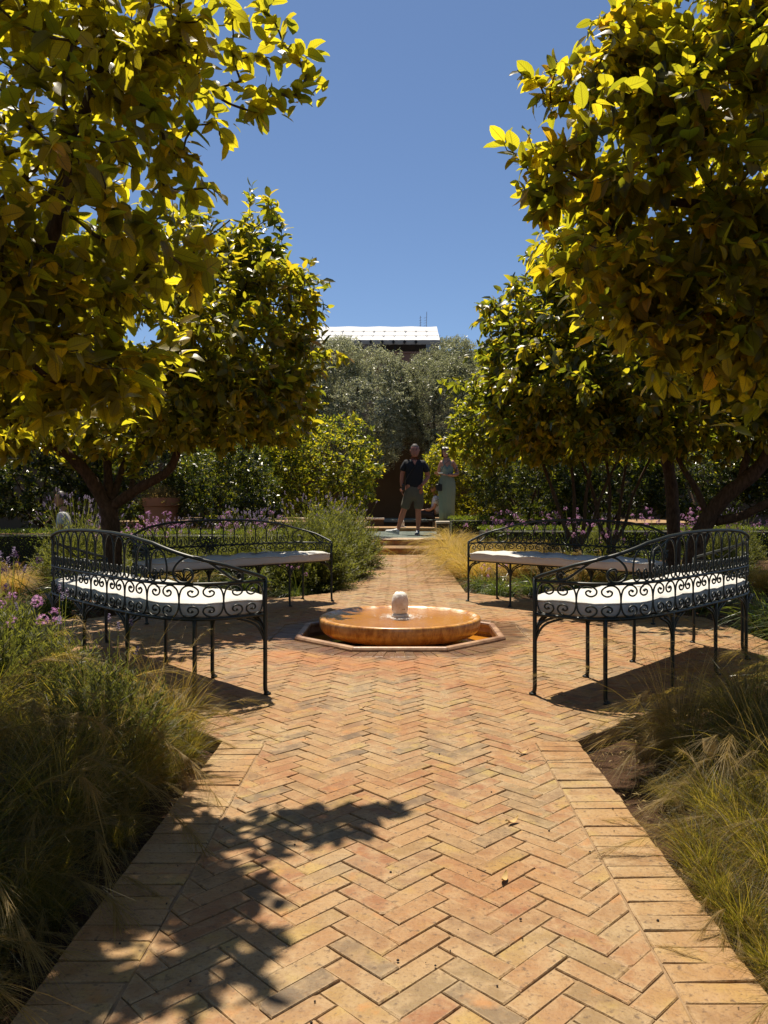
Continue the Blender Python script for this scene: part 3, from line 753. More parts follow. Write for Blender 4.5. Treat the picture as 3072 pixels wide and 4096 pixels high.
    # arched brackets
    def br(p, d):
        p = Vector(p); d = Vector((*d, 0)).normalized(); c = MB()
        for w_, h_ in ((.13, .15), (.085, .12)):
            cr = crom([p+Vector((0, 0, ZS-.012-h_)), p+d*w_*.06+Vector((0, 0, ZS-.012-h_*.62)), p+d*w_*.35+Vector((0, 0, ZS-.012-h_*.22)), p+d*w_+Vector((0, 0, ZS-.010))], 4)
            c.tube(cr, .0058, 5)
        c.build('bracket', M['iron'], t, smooth=True)
    for u in FR: br((u, 0, 0), (1, 0)); br((u, 0, 0), (-1, 0))
    br((-BA, 0, 0), (1, .0)); br((BA, 0, 0), (-1, 0)); br((-BA, 0, 0), (.25, 1)); br((BA, 0, 0), (-.25, 1))
    for u in BKL:
        v = BB*(1-abs(u/BA)**4)**.25; br((u, v, 0), (1, 0)); br((u, v, 0), (-1, 0))
    return t
def cushion_mesh():
    a, b_ = .866, .408
    uu, vv, ss = supere(a, b_, 4.5, 401)
    N = 60; out = [(float(np.interp(s, ss, uu)), float(np.interp(s, ss, vv))) for s in np.linspace(0, ss[-1], N)]
    # front edge dips forward and slightly concave
    nf = 34; fr = []
    for i in range(1, nf):
        s = i/nf; u = a-2*a*s; fr.append((u, -.062+.03*math.exp(-((abs(u)-a)/.05)**2)+.018*math.cos(u/a*1.57)))
    out = out+fr; n = len(out)
    cx_, cy_ = 0, .17
    rs = np.random.default_rng(12)
    def nz(u, v, z):
        return .008*math.sin(u*9+1.3)*math.cos(v*11)+.006*math.sin(u*23+v*17)+.0032*math.sin(u*51-v*43)+.0018*math.sin(u*97+v*61)
    rings = []
    for ins, z, w_ in ((.03, .366, 0), (.004, .370, 0), (0, .380, .3), (0, .415, .4), (.003, .425, .5), (.012, .431, .7), (.05, .437, 1), (.12, .441, 1), (.20, .443, 1), (.30, .444, 1)):
        ring = []
        for u, v in out:
            ku = max(0, 1-ins/.9); kv = max(0, 1-ins/.235)
            x, y = cx_+(u-cx_)*(1-ins/.866), cy_+(v-cy_)*(1-ins/.235 if ins < .2 else .15-(ins-.2)*1.0)
            kk = 1+.006*math.sin(u*31+v*9)*w_
            ring.append((x*kk, y, z+nz(x, y, z)*w_))
        rings.append(ring)
    c = MB(); c.loft(rings, caps=True)
    pip = [(u*.999, (v-cy_)*.995+cy_, .426+.5*nz(u, v, 0)) for u, v in out]; 
    return c, pip+[pip[0]]
bench0 = bench_master(); cc, pip = cushion_mesh()
cm = cc.mesh('seat_cushion', M['cushion'], smooth=True); c = MB(); c.tube(pip, .0045, 5, caps=False); pm = c.mesh('piping', M['cushion'], smooth=True)
def cush():
    t = link('seat_cushion', None)
    link('cushion_body', cm, t); link('piping', pm, t); return t
cush0 = cush()
mid = (-1.208, 4.095)
spots = [(-1, 1, 'green iron bench with scrollwork back nearest the left flower bed', 'white canvas cushion on the near left bench, half hidden by its scrollwork'),
         (1, 1, 'green iron bench with scrollwork back beside the dark right bed, black shadow below', 'white cushion on the near right bench, seen through its scrollwork'),
         (-1, -1, 'green iron bench in front of the lavender, its back fully shaded by the left tree', 'shaded white cushion on the far left bench before the lavender'),
         (1, -1, 'green iron bench in front of the golden grass, right of the far path', 'white cushion with dappled shade on the far right bench before the golden grass')]
for i, (sx, sy, lb, lc) in enumerate(spots):
    x, y = 1.208*sx, 5.12-1.025*sy
    for src, nm, lab, cat, grp in ((bench0, 'b', lb, 'bench', 'curved iron benches around the fountain'), (cush0, 'c', lc, 'cushion', 'cushions of the curved benches')):
        o = src if i == 0 else copy_tree(src)
        o.location = (x, y, 0)
        # local +y points away from the fountain, local x along the chord; far benches mirror near ones
        vx, vy = .731*sx, -.682*sy; ux, uy = .682*sx, .731*sy
        a_ = math.atan2(uy, ux); hand = ux*vy-uy*vx
        o.rotation_euler = (0, 0, a_); o.scale = (1, 1 if hand > 0 else -1, 1)
        o['label'] = lab; o['category'] = cat; o['group'] = grp
# a strap buckle hangs on the near right cushion
# ------------------------------------------------------------------ foliage generators
def leaf_T(rows, pw=.85):
    """template (t, c, w)"""
    T = []
    for t in rows:
        w_ = (math.sin(math.pi*min(1, max(0, t))**pw))**.66 if 0 < t < 1 else .03
        for c in (-1, 0, 1): T.append((t, c, w_))
    return np.array(T)
def leaf_geo(P, D, N, L, W, T, fold=.35, curl=.25, rnd=None):
    """leaf blades as vertex/face arrays; P base, D direction, N normal, L length, W full width"""
    n = len(P); m = len(T); D = norm(D); N = norm(N-(N*D).sum(1, keepdims=True)*D); S = np.cross(D, N)
    t, c, w_ = T[:, 0], T[:, 1], T[:, 2]
    fold = np.broadcast_to(fold, n); curl = np.broadcast_to(curl, n)
    X = (W/2)[:, None]*(c*w_)[None]; Y = L[:, None]*t[None]
    Zl = np.abs(X)*fold[:, None]-(curl*L)[:, None]*(t**2)[None]
    wav = rng.uniform(0, 6.28, n); Zl = Zl+(.04*W)[:, None]*np.sin(t[None]*9+wav[:, None])*np.abs(c)[None]
    V = P[:, None]+X[..., None]*S[:, None]+Y[..., None]*D[:, None]+Zl[..., None]*N[:, None]
    rws = m//3; F0 = []
    for r in range(rws-1):
        for q in (0, 1): F0.append((r*3+q, r*3+q+1, r*3+q+4, r*3+q+3))
    F0 = np.array(F0); F = (F0[None]+(np.arange(n)*m)[:, None, None]).reshape(-1, 4)
    if rnd is None: rnd = rng.uniform(0, 1, n)
    A = np.stack([np.broadcast_to(t, (n, m)), np.broadcast_to(c, (n, m)), np.broadcast_to(rnd[:, None], (n, m))], -1)
    return V.reshape(-1, 3), F, A.reshape(-1, 3)
def quad_geo(P, D, N, L, W, rnd=None):
    """tiny leaves: one bent rhombus each"""
    n = len(P); D = norm(D); N = norm(N-(N*D).sum(1, keepdims=True)*D); S = np.cross(D, N)
    a = P; b_ = P+D*(L*.45)[:, None]+S*(W/2)[:, None]; c = P+D*L[:, None]-N*(L*.12)[:, None]; d = P+D*(L*.45)[:, None]-S*(W/2)[:, None]
    V = np.stack([a, b_, c, d], 1).reshape(-1, 3); F = (np.arange(n)*4)[:, None]+np.array([0, 1, 2, 3])[None]
    if rnd is None: rnd = rng.uniform(0, 1, n)
    A = np.zeros((n, 4, 3)); A[:, :, 0] = [0, .5, 1, .5]; A[:, :, 1] = [0, 1, 0, -1]; A[:, :, 2] = rnd[:, None]
    return V, F, A.reshape(-1, 3)
def ribbons(P, D, L, W, bend, segs=5, rnd=None, tip=.15, side=None, sway=0.0):
    """grass blades: ribbons from P towards D that droop; bend = sag per length"""
    n = len(P); D = norm(D)
    if side is None: side = np.cross(D, np.array([0, 0, 1.0])+rng.normal(0, .35, (n, 3)))
    side = norm(side); t = np.linspace(0, 1, segs+1)
    H = D.copy(); H[:, 2] = 0; H = norm(H)
    C = P[:, None]+D[:, None]*(L[:, None]*t[None])[..., None]
    sag = (bend*L)[:, None]*(t**2.2)[None]
    C = C+H[:, None]*(sag*.55)[..., None]; C[..., 2] -= sag*.8
    if sway: C = C+side[:, None]*(sway*L[:, None]*np.sin(t[None]*4+rng.uniform(0, 6, n)[:, None])*t[None])[..., None]
    w_ = (1-(1-tip)*t**1.5)[None]*(W/2)[:, None]
    V = np.stack([C-side[:, None]*w_[..., None], C+side[:, None]*w_[..., None]], 2).reshape(-1, 3)
    f = np.array([(2*i, 2*i+1, 2*i+3, 2*i+2) for i in range(segs)]); F = (f[None]+(np.arange(n)*2*(segs+1))[:, None, None]).reshape(-1, 4)
    if rnd is None: rnd = rng.uniform(0, 1, n)
    A = np.zeros((n, segs+1, 2, 3)); A[..., 0] = t[None, :, None]; A[..., 2] = rnd[:, None, None]
    return V, F, A.reshape(-1, 3)
def cat(parts):
    V, F, A, o = [], [], [], 0
    for v, f, a in parts: V.append(v); F.append(f+o); A.append(a); o += len(v)
    return np.concatenate(V), np.concatenate(F), np.concatenate(A)
def fmesh(name, parts, mat, smooth=False):
    V, F, A = cat(parts); return npmesh(name, V, F, mat, {'lf': ('FLOAT_VECTOR', A)}, smooth)
def tubes_np(P0, P1, r0, r1, seg=5):
    d = norm(P1-P0); a = np.where(np.abs(d[:, 2:3]) < .9, np.array([[0, 0, 1.0]]), np.array([[0, 1.0, 0]])); u = norm(a-(a*d).sum(1, keepdims=True)*d); v = np.cross(d, u)
    th = np.arange(seg)*2*math.pi/seg; ring = u[:, None]*np.cos(th)[None, :, None]+v[:, None]*np.sin(th)[None, :, None]
    V = np.concatenate([P0[:, None]+ring*r0[:, None, None], P1[:, None]+ring*r1[:, None, None]], 1).reshape(-1, 3)
    f = np.array([(j, (j+1) % seg, seg+(j+1) % seg, seg+j) for j in range(seg)]); F = (f[None]+(np.arange(len(P0))*2*seg)[:, None, None]).reshape(-1, 4)
    return V, F
def proj(P):
    return 864+1662*P[:, 0]/P[:, 1], 1091-1662*(P[:, 2]-.85)/P[:, 1]
LEAFV = {}
def leaf_variants(key, rows, mat, wl):
    vs_ = []
    for i in range(6):
        V, F, A = leaf_geo(np.zeros((1, 3)), np.array([[0, 1.0, 0]]), np.array([[0, 0, 1.0]]), np.array([1.0]), np.array([wl*rng.uniform(.88, 1.1)]), leaf_T(rows), fold=rng.uniform(.15, .5), curl=rng.uniform(.05, .4), rnd=np.array([0.0]))
        vs_.append(npmesh('leaf', V, F, mat, {'lf': ('FLOAT_VECTOR', A)}, True))
    LEAFV[key] = vs_
leaf_variants('near', [0, .12, .3, .5, .7, .88, 1], M['leaf_near'], .50); leaf_variants('mid', [0, .2, .5, .8, 1], M['leaf_mid'], .46)
def sample_blobs(blobs, n, shell=.62):
    """points in a union of ellipsoids, denser to the surface, uneven outline"""
    vol = np.array([b[1][0]*b[1][1]*b[1][2] for b in blobs])**.7; pick = rng.choice(len(blobs), n*3, p=vol/vol.sum())
    C = np.array([b[0] for b in blobs], float)[pick]; Rr = np.array([b[1] for b in blobs], float)[pick]
    d = norm(rng.normal(0, 1, (n*3, 3))); 
    lump = 1+.10*np.sin(d[:, 0]*5+pick)+.10*np.sin(d[:, 1]*6+d[:, 2]*4+pick*2)+.07*np.sin(d[:, 2]*11+d[:, 0]*9)
    r = (shell+(1-shell)*rng.uniform(0, 1, n*3)**.6)*lump; P = C+d*Rr*r[:, None]
    # drop points buried deep in another blob
    keep = np.ones(len(P), bool)
    for c, q in blobs:
        e = (((P-np.array(c))/np.array(q))**2).sum(1); keep &= e > shell**2*.72
    return P[keep][:n]
def limb_nodes(limbs):
    nodes, par, rad, edges = [], [], [], []
    for pts, r0, r1 in limbs:
        cr = np.array(crom(pts, 5)); m = len(cr); rr_ = np.linspace(r0, r1, m)
        base = len(nodes)
        for i in range(m): nodes.append(cr[i]); rad.append(rr_[i])
    return np.array(nodes), np.array(rad)
def grow(nodes, tips, up=.15):
    """attach every tip to the nearest node with a curved twig; returns edges and the twig end directions"""
    nodes = list(nodes); n0 = len(nodes); arr = np.zeros((n0+len(tips)*14, 3)); arr[:n0] = nodes; cnt = n0
    parent = -np.ones(len(arr), int)
    d0 = np.min(np.linalg.norm(tips[:, None]-arr[None, :n0], axis=2), 1); order = np.argsort(d0)
    ends = np.zeros(len(tips), int)
    for ti in order:
        t = tips[ti]; d = np.linalg.norm(arr[:cnt]-t, axis=1); pen = d+.35*np.maximum(0, arr[:cnt, 2]-t[2]-.05)*(1-up)
        j = int(np.argmin(pen)); k = max(2, min(10, int(d[j]/.10)+1)); a = arr[j].copy(); v = t-a; sagv = np.array([0, 0, -.10])*d[j]+rng.normal(0, .05, 3)*d[j]
        pj = j
        for s in range(1, k+1):
            f = s/k; arr[cnt] = a+v*f+sagv*(4*f*(1-f))+rng.normal(0, .006, 3)*(s < k); parent[cnt] = pj; pj = cnt; cnt += 1
            if cnt >= len(arr)-12:
                arr = np.concatenate([arr, np.zeros((2000, 3))]); parent = np.concatenate([parent, -np.ones(2000, int)])
        ends[ti] = pj
    arr = arr[:cnt]; parent = parent[:cnt]; w_ = np.zeros(cnt); w_[ends] = 1
    for i in range(cnt-1, n0-1, -1): w_[parent[i]] += w_[i]
    return arr, parent, w_, ends, n0
def tree(name, label, cat_, group, base, limbs, blobs, n_tips, leaf_len, key, mat, per=10, seed=1, extra=None, rows=(0, .35, .75, 1), wl=.46, parts=0, twig_r=.0022, shell=.6, droop=.35, length=.24, small=False, upn=.8, keepout=None, bark=True):
    global rng
    rng = np.random.default_rng(seed)
    t = thing(name, label, cat_, base, group=group)
    B = np.array(base, float)
    tips = sample_blobs(blobs, n_tips, shell)
    if extra is not None: tips = np.concatenate([tips, np.array(extra, float)])
    if keepout is not None: tips = tips[~keepout(tips)]
    nodes, rad = limb_nodes(limbs)
    arr, par, w_, ends, n0 = grow(nodes, tips)
    mb = MB()
    for li, (pts, r0, r1) in enumerate(limbs):
        cr = crom(pts, 5); m = len(cr); kk = np.linspace(0, 1, m); rs = [(r0+(r1-r0)*q**.8)*(1+.07*math.sin(i*2.1+li)) for i, q in enumerate(kk)]
        if li == 0: rs[0] *= 1.35
        mb.tube([Vector(p)-Vector(base) for p in cr], rs, 9)
    mb.build('trunk', M['bark'], t, smooth=True)
    idx = np.arange(n0, len(arr)); r = twig_r*np.maximum(w_, 1)**.42
    r_par = np.minimum(r[par[idx]], r[idx]*1.6); r_par[par[idx] < n0] = r[idx][par[idx] < n0]*1.25
    V, F = tubes_np(arr[par[idx]]-B, arr[idx]-B, r_par, r[idx], 4 if small else 5)
    link('twigs', npmesh('twigs', V, F, M['twig'], smooth=True), t, kind='stuff')
    # leaves in spirals round the twig ends
    E = arr[ends]; p1 = par[ends]; p2 = np.where(par[p1] >= 0, par[p1], p1); d = norm(E-arr[p2]); n = len(E)
    i = np.tile(np.arange(per), n); ti = np.repeat(np.arange(n), per); D = d[ti]
    s = (i+rng.uniform(0, .9, len(i)))/per; Pp = E[ti]-D*(s*length*rng.uniform(.7, 1.2, n)[ti])[:, None]
    a = i*2.399+rng.uniform(0, 6.28, n)[ti]
    u = norm(np.cross(D, np.array([0.1, .2, 1.0]))); v = np.cross(D, u); rd = u*np.cos(a)[:, None]+v*np.sin(a)[:, None]
    open_ = (.35+1.1*s)[:, None]
    LD = norm(D*(1.0-.45*open_)+rd*open_*.9+np.array([0, 0, -droop])*rng.uniform(.2, 1.6, len(i))[:, None]+rng.normal(0, .15, (len(i), 3)))
    LN = norm(np.array([0, 0, upn])+rng.normal(0, .42, (len(i), 3))-rd*.25+D*.3)
    L = leaf_len*rng.uniform(.62, 1.15, len(i))*(.75+.35*np.sin(np.clip(s, 0, 1)*2.4+.5)); W = L*wl*rng.uniform(.85, 1.12, len(i))
    rnd = np.clip(rng.beta(2.2, 2.0, len(i))*.92+.09*(s < .25)+.0, 0, .999); old = rng.uniform(0, 1, len(i)) < .012; rnd[old] = .998
    if parts:
        px, py = proj(Pp); vis = (px > -10) & (px < 1670) & (py > -20) & (py < 2230) & (Pp[:, 1] > .8)
        # the leaves that show largest: near, on the camera side of the crown
        sc = np.where(vis, L/Pp[:, 1], 0)
        sel = np.argsort(-sc)[:parts]; mask = np.zeros(len(i), bool); mask[sel] = True
        S = np.cross(LD, norm(LN-(LN*LD).sum(1, keepdims=True)*LD)); N2 = np.cross(S, LD)
        for q in sel:
            me = LEAFV[key][int(q) % 6]; o = bpy.data.objects.new('leaf', me); COL.objects.link(o); o.parent = t
            l = float(L[q]); sx = l*float(W[q]/L[q]/.48 if key == 'near' else W[q]/L[q]/.46)
            mt = Matrix(((S[q, 0]*sx, LD[q, 0]*l, N2[q, 0]*l, Pp[q, 0]-B[0]), (S[q, 1]*sx, LD[q, 1]*l, N2[q, 1]*l, Pp[q, 1]-B[1]), (S[q, 2]*sx, LD[q, 2]*l, N2[q, 2]*l, Pp[q, 2]-B[2]), (0, 0, 0, 1)))
            o.matrix_local = mt
    else: mask = np.zeros(len(i), bool)
    k_ = ~mask
    if small: g = quad_geo((Pp-B)[k_], LD[k_], LN[k_], L[k_], W[k_], rnd[k_])
    else: g = leaf_geo((Pp-B)[k_], LD[k_], LN[k_], L[k_], W[k_], leaf_T(rows), fold=rng.uniform(.1, .5, k_.sum()), curl=rng.uniform(.0, .45, k_.sum()), rnd=rnd[k_])
    link('crown', fmesh('crown', [g], mat, not small), t, kind='stuff')
    return t
# ---- the near left lemon tree whose crown hangs over the photographer's left
def lin(*p): return list(p)
ko = lambda P: (P[:, 0]+.145*P[:, 2] > -.17) & (P[:, 1] < 2.9) & (P[:, 2] > 0)
sprig = []
for (x, y, d_) in ((470, 190, 2.9), (520, 175, 2.95), (500, 110, 2.9), (545, 120, 2.95), (560, 225, 2.95), (600, 200, 2.98), (600, 130, 3.0), (640, 205, 3.0), (640, 120, 3.02), (665, 155, 3.02), (680, 110, 3.04), (560, 265, 2.95), (610, 90, 3.0), (655, 185, 3.0), (520, 40, 2.9), (560, 15, 2.95), (590, 40, 2.95), (545, -20, 2.9), (500, 20, 2.85), (600, -10, 2.95), (455, 405, 2.6), (430, 520, 2.6), (425, 600, 2.6), (410, 640, 2.6)):
    sprig.append(((x-864)/1662*d_, d_, .85+(1091-y)/1662*d_))
def W3(x, y, d_): return ((x-864)/1662*d_, d_, .85+(1091-y)/1662*d_)
L0base = (-2.0, 2.35, -.05)
L0 = tree('lemon_tree', 'large leaved lemon tree filling the upper left corner, glowing yellow green against the sun', 'tree', 'lemon trees around the plaza', L0base,
    [(lin(L0base, (-1.95, 2.35, .5), (-1.75, 2.35, .9), W3(-120, 900, 2.4)), .07, .05),
     (lin(W3(-120, 900, 2.4), W3(0, 720, 2.4), W3(70, 610, 2.4), W3(115, 500, 2.4), W3(150, 400, 2.4), W3(165, 300, 2.4), W3(200, 190, 2.4), W3(225, 90, 2.4), W3(190, 30, 2.4), W3(150, -60, 2.4)), .030, .012),
     (lin(W3(225, 90, 2.4), W3(290, 65, 2.5), W3(325, 20, 2.55), W3(330, -80, 2.6)), .014, .008),
     (lin(W3(235, 95, 2.42), W3(300, 95, 2.6), W3(370, 115, 2.75), W3(430, 160, 2.85), W3(480, 215, 2.9), W3(540, 240, 2.95)), .010, .004),
     (lin(W3(-120, 900, 2.4), (-1.6, 2.1, 1.6), (-1.5, 1.9, 2.2), (-1.4, 1.8, 2.8)), .04, .012),
     (lin(W3(-120, 900, 2.4), (-1.7, 2.6, 1.5), (-1.5, 2.8, 1.9), (-1.2, 2.9, 2.3)), .03, .010),
     (lin(W3(0, 720, 2.4), W3(110, 820, 2.5), W3(200, 850, 2.6)), .012, .006)],
    [((-1.45, 2.3, 2.05), (.90, .62, .80)), ((-1.05, 2.5, 1.95), (.48, .38, .75)), ((-1.0, 2.45, 2.5), (.5, .45, .32)), ((-1.3, 2.7, 1.45), (.55, .35, .36)), ((-1.5, 2.1, 1.55), (.5, .4, .5))],
    960, .077, 'near', M['leaf_near'], per=9, seed=21, extra=sprig, rows=(0, .12, .35, .6, .85, 1), wl=.56, parts=300, keepout=lambda P: ((P[:, 0]+.145*P[:, 2] > -.10) & (P[:, 1] < 2.8)) | (P[:, 1] < 1.35), shell=.58, length=.22)
# ---- the near right lemon tree
R0base = (2.35, 3.3, -.05)
rsp = [W3(x, y, 3.3) for x, y in ((1085, 300), (1110, 330), (1140, 290), (1130, 350), (1150, 230), (1135, 160), (1160, 170), (1190, 220), (1120, 400), (1150, 430), (1200, 130), (1230, 140), (1310, 50), (1330, 20), (1345, 80), (1180, 480), (1210, 560), (1240, 640), (1270, 700), (1400, 830), (1440, 800), (1500, 860), (1560, 850), (1620, 870), (1380, 20), (1260, 200), (1300, 130))]
R0 = tree('lemon_tree', 'large leaved lemon tree filling the upper right, its tip reaching furthest into the sky', 'tree', 'lemon trees around the plaza', R0base,
    [(lin(R0base, (2.3, 3.3, .5), (2.15, 3.3, 1.0), (2.0, 3.3, 1.4)), .075, .05),
     (lin((2.0, 3.3, 1.4), (1.7, 3.3, 1.8), (1.4, 3.3, 2.1), W3(1400, 430, 3.3), W3(1300, 400, 3.3), W3(1200, 360, 3.3)), .035, .006),
     (lin((2.0, 3.3, 1.4), (1.8, 3.2, 2.1), (1.6, 3.2, 2.7), (1.4, 3.2, 3.2)), .04, .012),
     (lin((1.4, 3.3, 2.1), W3(1480, 300, 3.3), W3(1420, 200, 3.3), W3(1330, 160, 3.3), W3(1260, 190, 3.3)), .018, .005),
     (lin((2.0, 3.3, 1.4), W3(1640, 720, 3.2), W3(1540, 680, 3.2), W3(1420, 650, 3.2)), .025, .006)],
    [((1.65, 3.3, 2.3), (1.0, .62, .85)), ((1.15, 3.3, 2.1), (.52, .42, .72)), ((1.4, 3.25, 1.72), (.62, .42, .40)), ((1.35, 3.3, 2.75), (.5, .42, .38))],
    1150, .090, 'near', M['leaf_near'], per=9, seed=5, extra=rsp, rows=(0, .12, .35, .6, .85, 1), wl=.54, parts=300, shell=.45, length=.22, keepout=lambda P: (P[:, 0]+.145*P[:, 2] < .74))
# ---- middle trees
L1b = (-2.5, 6.6, -.05)
def Wd(x, y, d_): return W3(x, y, d_)
L1 = tree('lemon_tree', 'spreading lemon tree with a dark forked trunk behind the left benches', 'tree', 'lemon trees around the plaza', L1b,
    [(lin(L1b, Wd(243, 1200, 6.6), Wd(238, 1130, 6.6), Wd(232, 1085, 6.6)), .085, .075),
     (lin(Wd(234, 1100, 6.6), Wd(185, 1020, 6.5), Wd(120, 960, 6.4), Wd(75, 925, 6.3), (-3.6, 6.2, 1.9)), .062, .03),
     (lin(Wd(240, 1095, 6.6), Wd(300, 1055, 6.5), Wd(360, 1020, 6.4), Wd(382, 980, 6.4), Wd(398, 930, 6.4), Wd(420, 860, 6.4)), .05, .022),
     (lin(Wd(236, 1090, 6.6), Wd(232, 1000, 6.7), Wd(232, 930, 6.8), (-2.5, 6.9, 2.4)), .045, .02),
     (lin(Wd(242, 1080, 6.6), Wd(268, 1000, 6.8), Wd(290, 930, 6.9), (-2.0, 7.2, 2.3)), .034, .016),
     (lin(Wd(280, 1065, 6.5), Wd(300, 990, 6.9), Wd(315, 930, 7), (-2.0, 7.6, 2.0)), .024, .012)],
    [((-2.5, 6.6, 2.25), (1.75, 1.7, .92)), ((-1.35, 6.35, 2.15), (.85, .9, .75)), ((-1.75, 6.7, 2.9), (.8, .8, .45)), ((-.95, 6.3, 2.55), (.35, .4, .45)), ((-1.9, 6.0, 1.62), (1.1, .8, .38)), ((-2.6, 6.3, 1.75), (1.2, .9, .4)), ((-1.2, 6.4, 1.75), (.6, .6, .4)), ((-3.4, 6.2, 1.7), (.8, .7, .5)), ((-1.15, 6.3, 3.05), (.22, .22, .42))],
    2900, .098, 'mid', M['leaf_mid'], per=9, seed=31, parts=300, shell=.55, droop=.45, length=.2, twig_r=.0018, wl=.50)
R1b = (2.62, 7.1, -.05)
R1 = tree('lemon_tree', 'dense lemon tree behind the far right bench, thick trunk leaning to the right', 'tree', 'lemon trees around the plaza', R1b,
    [(lin(R1b, Wd(1505, 1180, 7.1), Wd(1530, 1120, 7.1), Wd(1570, 1070, 7.0), Wd(1640, 1010, 6.9), (3.5, 6.9, 1.6)), .10, .055),
     (lin(Wd(1545, 1125, 7.1), Wd(1600, 1115, 7.0), Wd(1660, 1085, 6.9), (3.9, 6.8, 1.2)), .05, .03),
     (lin(Wd(1530, 1115, 7.1), Wd(1500, 1050, 7.1), Wd(1470, 1000, 7.1), (2.3, 7.0, 1.8)), .035, .02),
     (lin(Wd(1600, 1040, 7.0), Wd(1620, 930, 6.9), (3.0, 6.8, 2.3)), .04, .02),
     (lin((3.5, 6.9, 1.6), (3.9, 6.9, 2.2)), .05, .02)],
    [((2.75, 7.2, 2.35), (1.9, 1.6, .98)), ((1.45, 7.3, 2.3), (.9, .9, .95)), ((1.25, 7.4, 2.0), (.62, .7, .65)), ((1.7, 7.1, 3.05), (.6, .6, .5)), ((2.2, 6.7, 1.68), (1.3, .8, .42)), ((1.35, 7.2, 1.75), (.75, .7, .5)), ((3.2, 6.8, 1.75), (1.0, .8, .4))],
    3100, .100, 'mid', M['leaf_mid'], per=9, seed=41, keepout=lambda P: ((P[:, 0]+.145*P[:, 2] < 1.12) & (P[:, 1]-.35*P[:, 2] > 6.1) & (P[:, 1]-.35*P[:, 2] < 7.1)) | ((P[:, 0] < .085*P[:, 1]) & (P[:, 2] < 1.9)), parts=300, shell=.55, droop=.5, length=.2, twig_r=.0018, wl=.50)
R2b = (2.95, 8.3, -.05)
R2 = tree('lemon_tree', 'lemon tree with one straight bare trunk, right of the multi stemmed ones', 'tree', 'lemon trees around the plaza', R2b,
    [(lin(R2b, Wd(1455, 1150, 8.3), Wd(1450, 1050, 8.3), Wd(1435, 960, 8.3), Wd(1430, 900, 8.3), (2.7, 8.3, 2.4)), .082, .05), (lin((2.85, 8.3, 1.7), (3.3, 8.4, 2.3)), .04, .02), (lin((2.8, 8.3, 1.6), (2.3, 8.3, 2.2)), .03, .015)],
    [((2.9, 8.4, 2.5), (1.5, 1.2, .95))], 900, .115, 'mid', M['leaf_mid'], per=8, seed=51, shell=.6, twig_r=.0022)
def stems(name, label, x, y, sx, seed, crown):
    b = (x, y, -.05); r_ = random.Random(seed); lb = [(lin(b, (x-.02, y, .12), (x-.03, y, .28)), .075, .06)]
    for q, dx in enumerate((-.42, -.12, .2, .45)):
        lb.append((lin((x-.03, y, .24), (x+dx*.45, y+.05*q, .55), (x+dx*.8+r_.uniform(-.08, .08), y+.1, 1.05), (x+dx*1.5, y+r_.uniform(-.3, .3), 1.8)), .045-.004*q, .016))
    return tree(name, label, 'tree', 'lemon trees around the plaza', b, lb, crown, 800, .11, 'mid', M['leaf_mid'], per=8, seed=seed, shell=.6, twig_r=.0022)
stems('lemon_tree', 'multi stemmed lemon tree behind the far right bench, leftmost dark stems on the right side', 2.42, 10.4, 1, 61, [((1.95, 10.6, 2.25), (1.2, 1.1, .85)), ((1.2, 11, 1.9), (.55, .7, .6))])
stems('lemon_tree', 'multi stemmed lemon tree just left of the straight bare trunk', 3.05, 11.0, 1, 62, [((3.2, 11.2, 2.3), (1.4, 1.1, .85))])
for i, (x, y, s) in enumerate(((-2.9, -1.2, 1.25), (3.1, -1.0, 1.25), (-4.9, 3.4, 1.15), (5.2, 4.4, 1.15), (-3.2, -4.5, 1.3), (3.3, -4.6, 1.3))):   # unseen trees added beside and behind the photographer to block sky light
    o = copy_tree(R2); o.location = (x, y, -.05); o.rotation_euler = (0, 0, i*1.3); o.scale = (s, s, s); o['label'] = 'unseen lemon tree added to block sky light, '+('left', 'right')[i % 2]+(' and behind the photographer', ' of the plaza beyond the picture edge', ' in the second row behind the photographer')[i//2]
# left and right rows further out, dark behind the benches
tree('lemon_tree', 'shaded lemon tree at the far left edge behind the seated figure', 'tree', 'lemon trees around the plaza', (-6.5, 9.2, -.05), [(lin((-6.5, 9.2, -.05), (-6.5, 9.2, .7), (-6.4, 9.2, 1.2), (-6.2, 9.2, 2.0)), .09, .04)],
    [((-6.3, 9.2, 2.3), (1.7, 1.5, 1.05)), ((-5.5, 9.0, 1.7), (.7, .8, .5)), ((-5.5, 13.0, 2.55), (1.7, 1.4, .85))], 900, .115, 'mid', M['leaf_mid'], per=8, seed=71, shell=.6, twig_r=.0022)  # last crown lobe added to cast shade on the seated person
tree('lemon_tree', 'shaded lemon tree at the far right edge behind the leaning trunk', 'tree', 'lemon trees around the plaza', (5.9, 10.2, -.05), [(lin((5.9, 10.2, -.05), (5.8, 10.2, .7), (5.7, 10.2, 1.2), (5.5, 10.2, 2.0)), .09, .04)],
    [((5.4, 10.2, 2.3), (1.8, 1.5, 1.05))], 900, .115, 'mid', M['leaf_mid'], per=8, seed=72, shell=.6, twig_r=.0022)
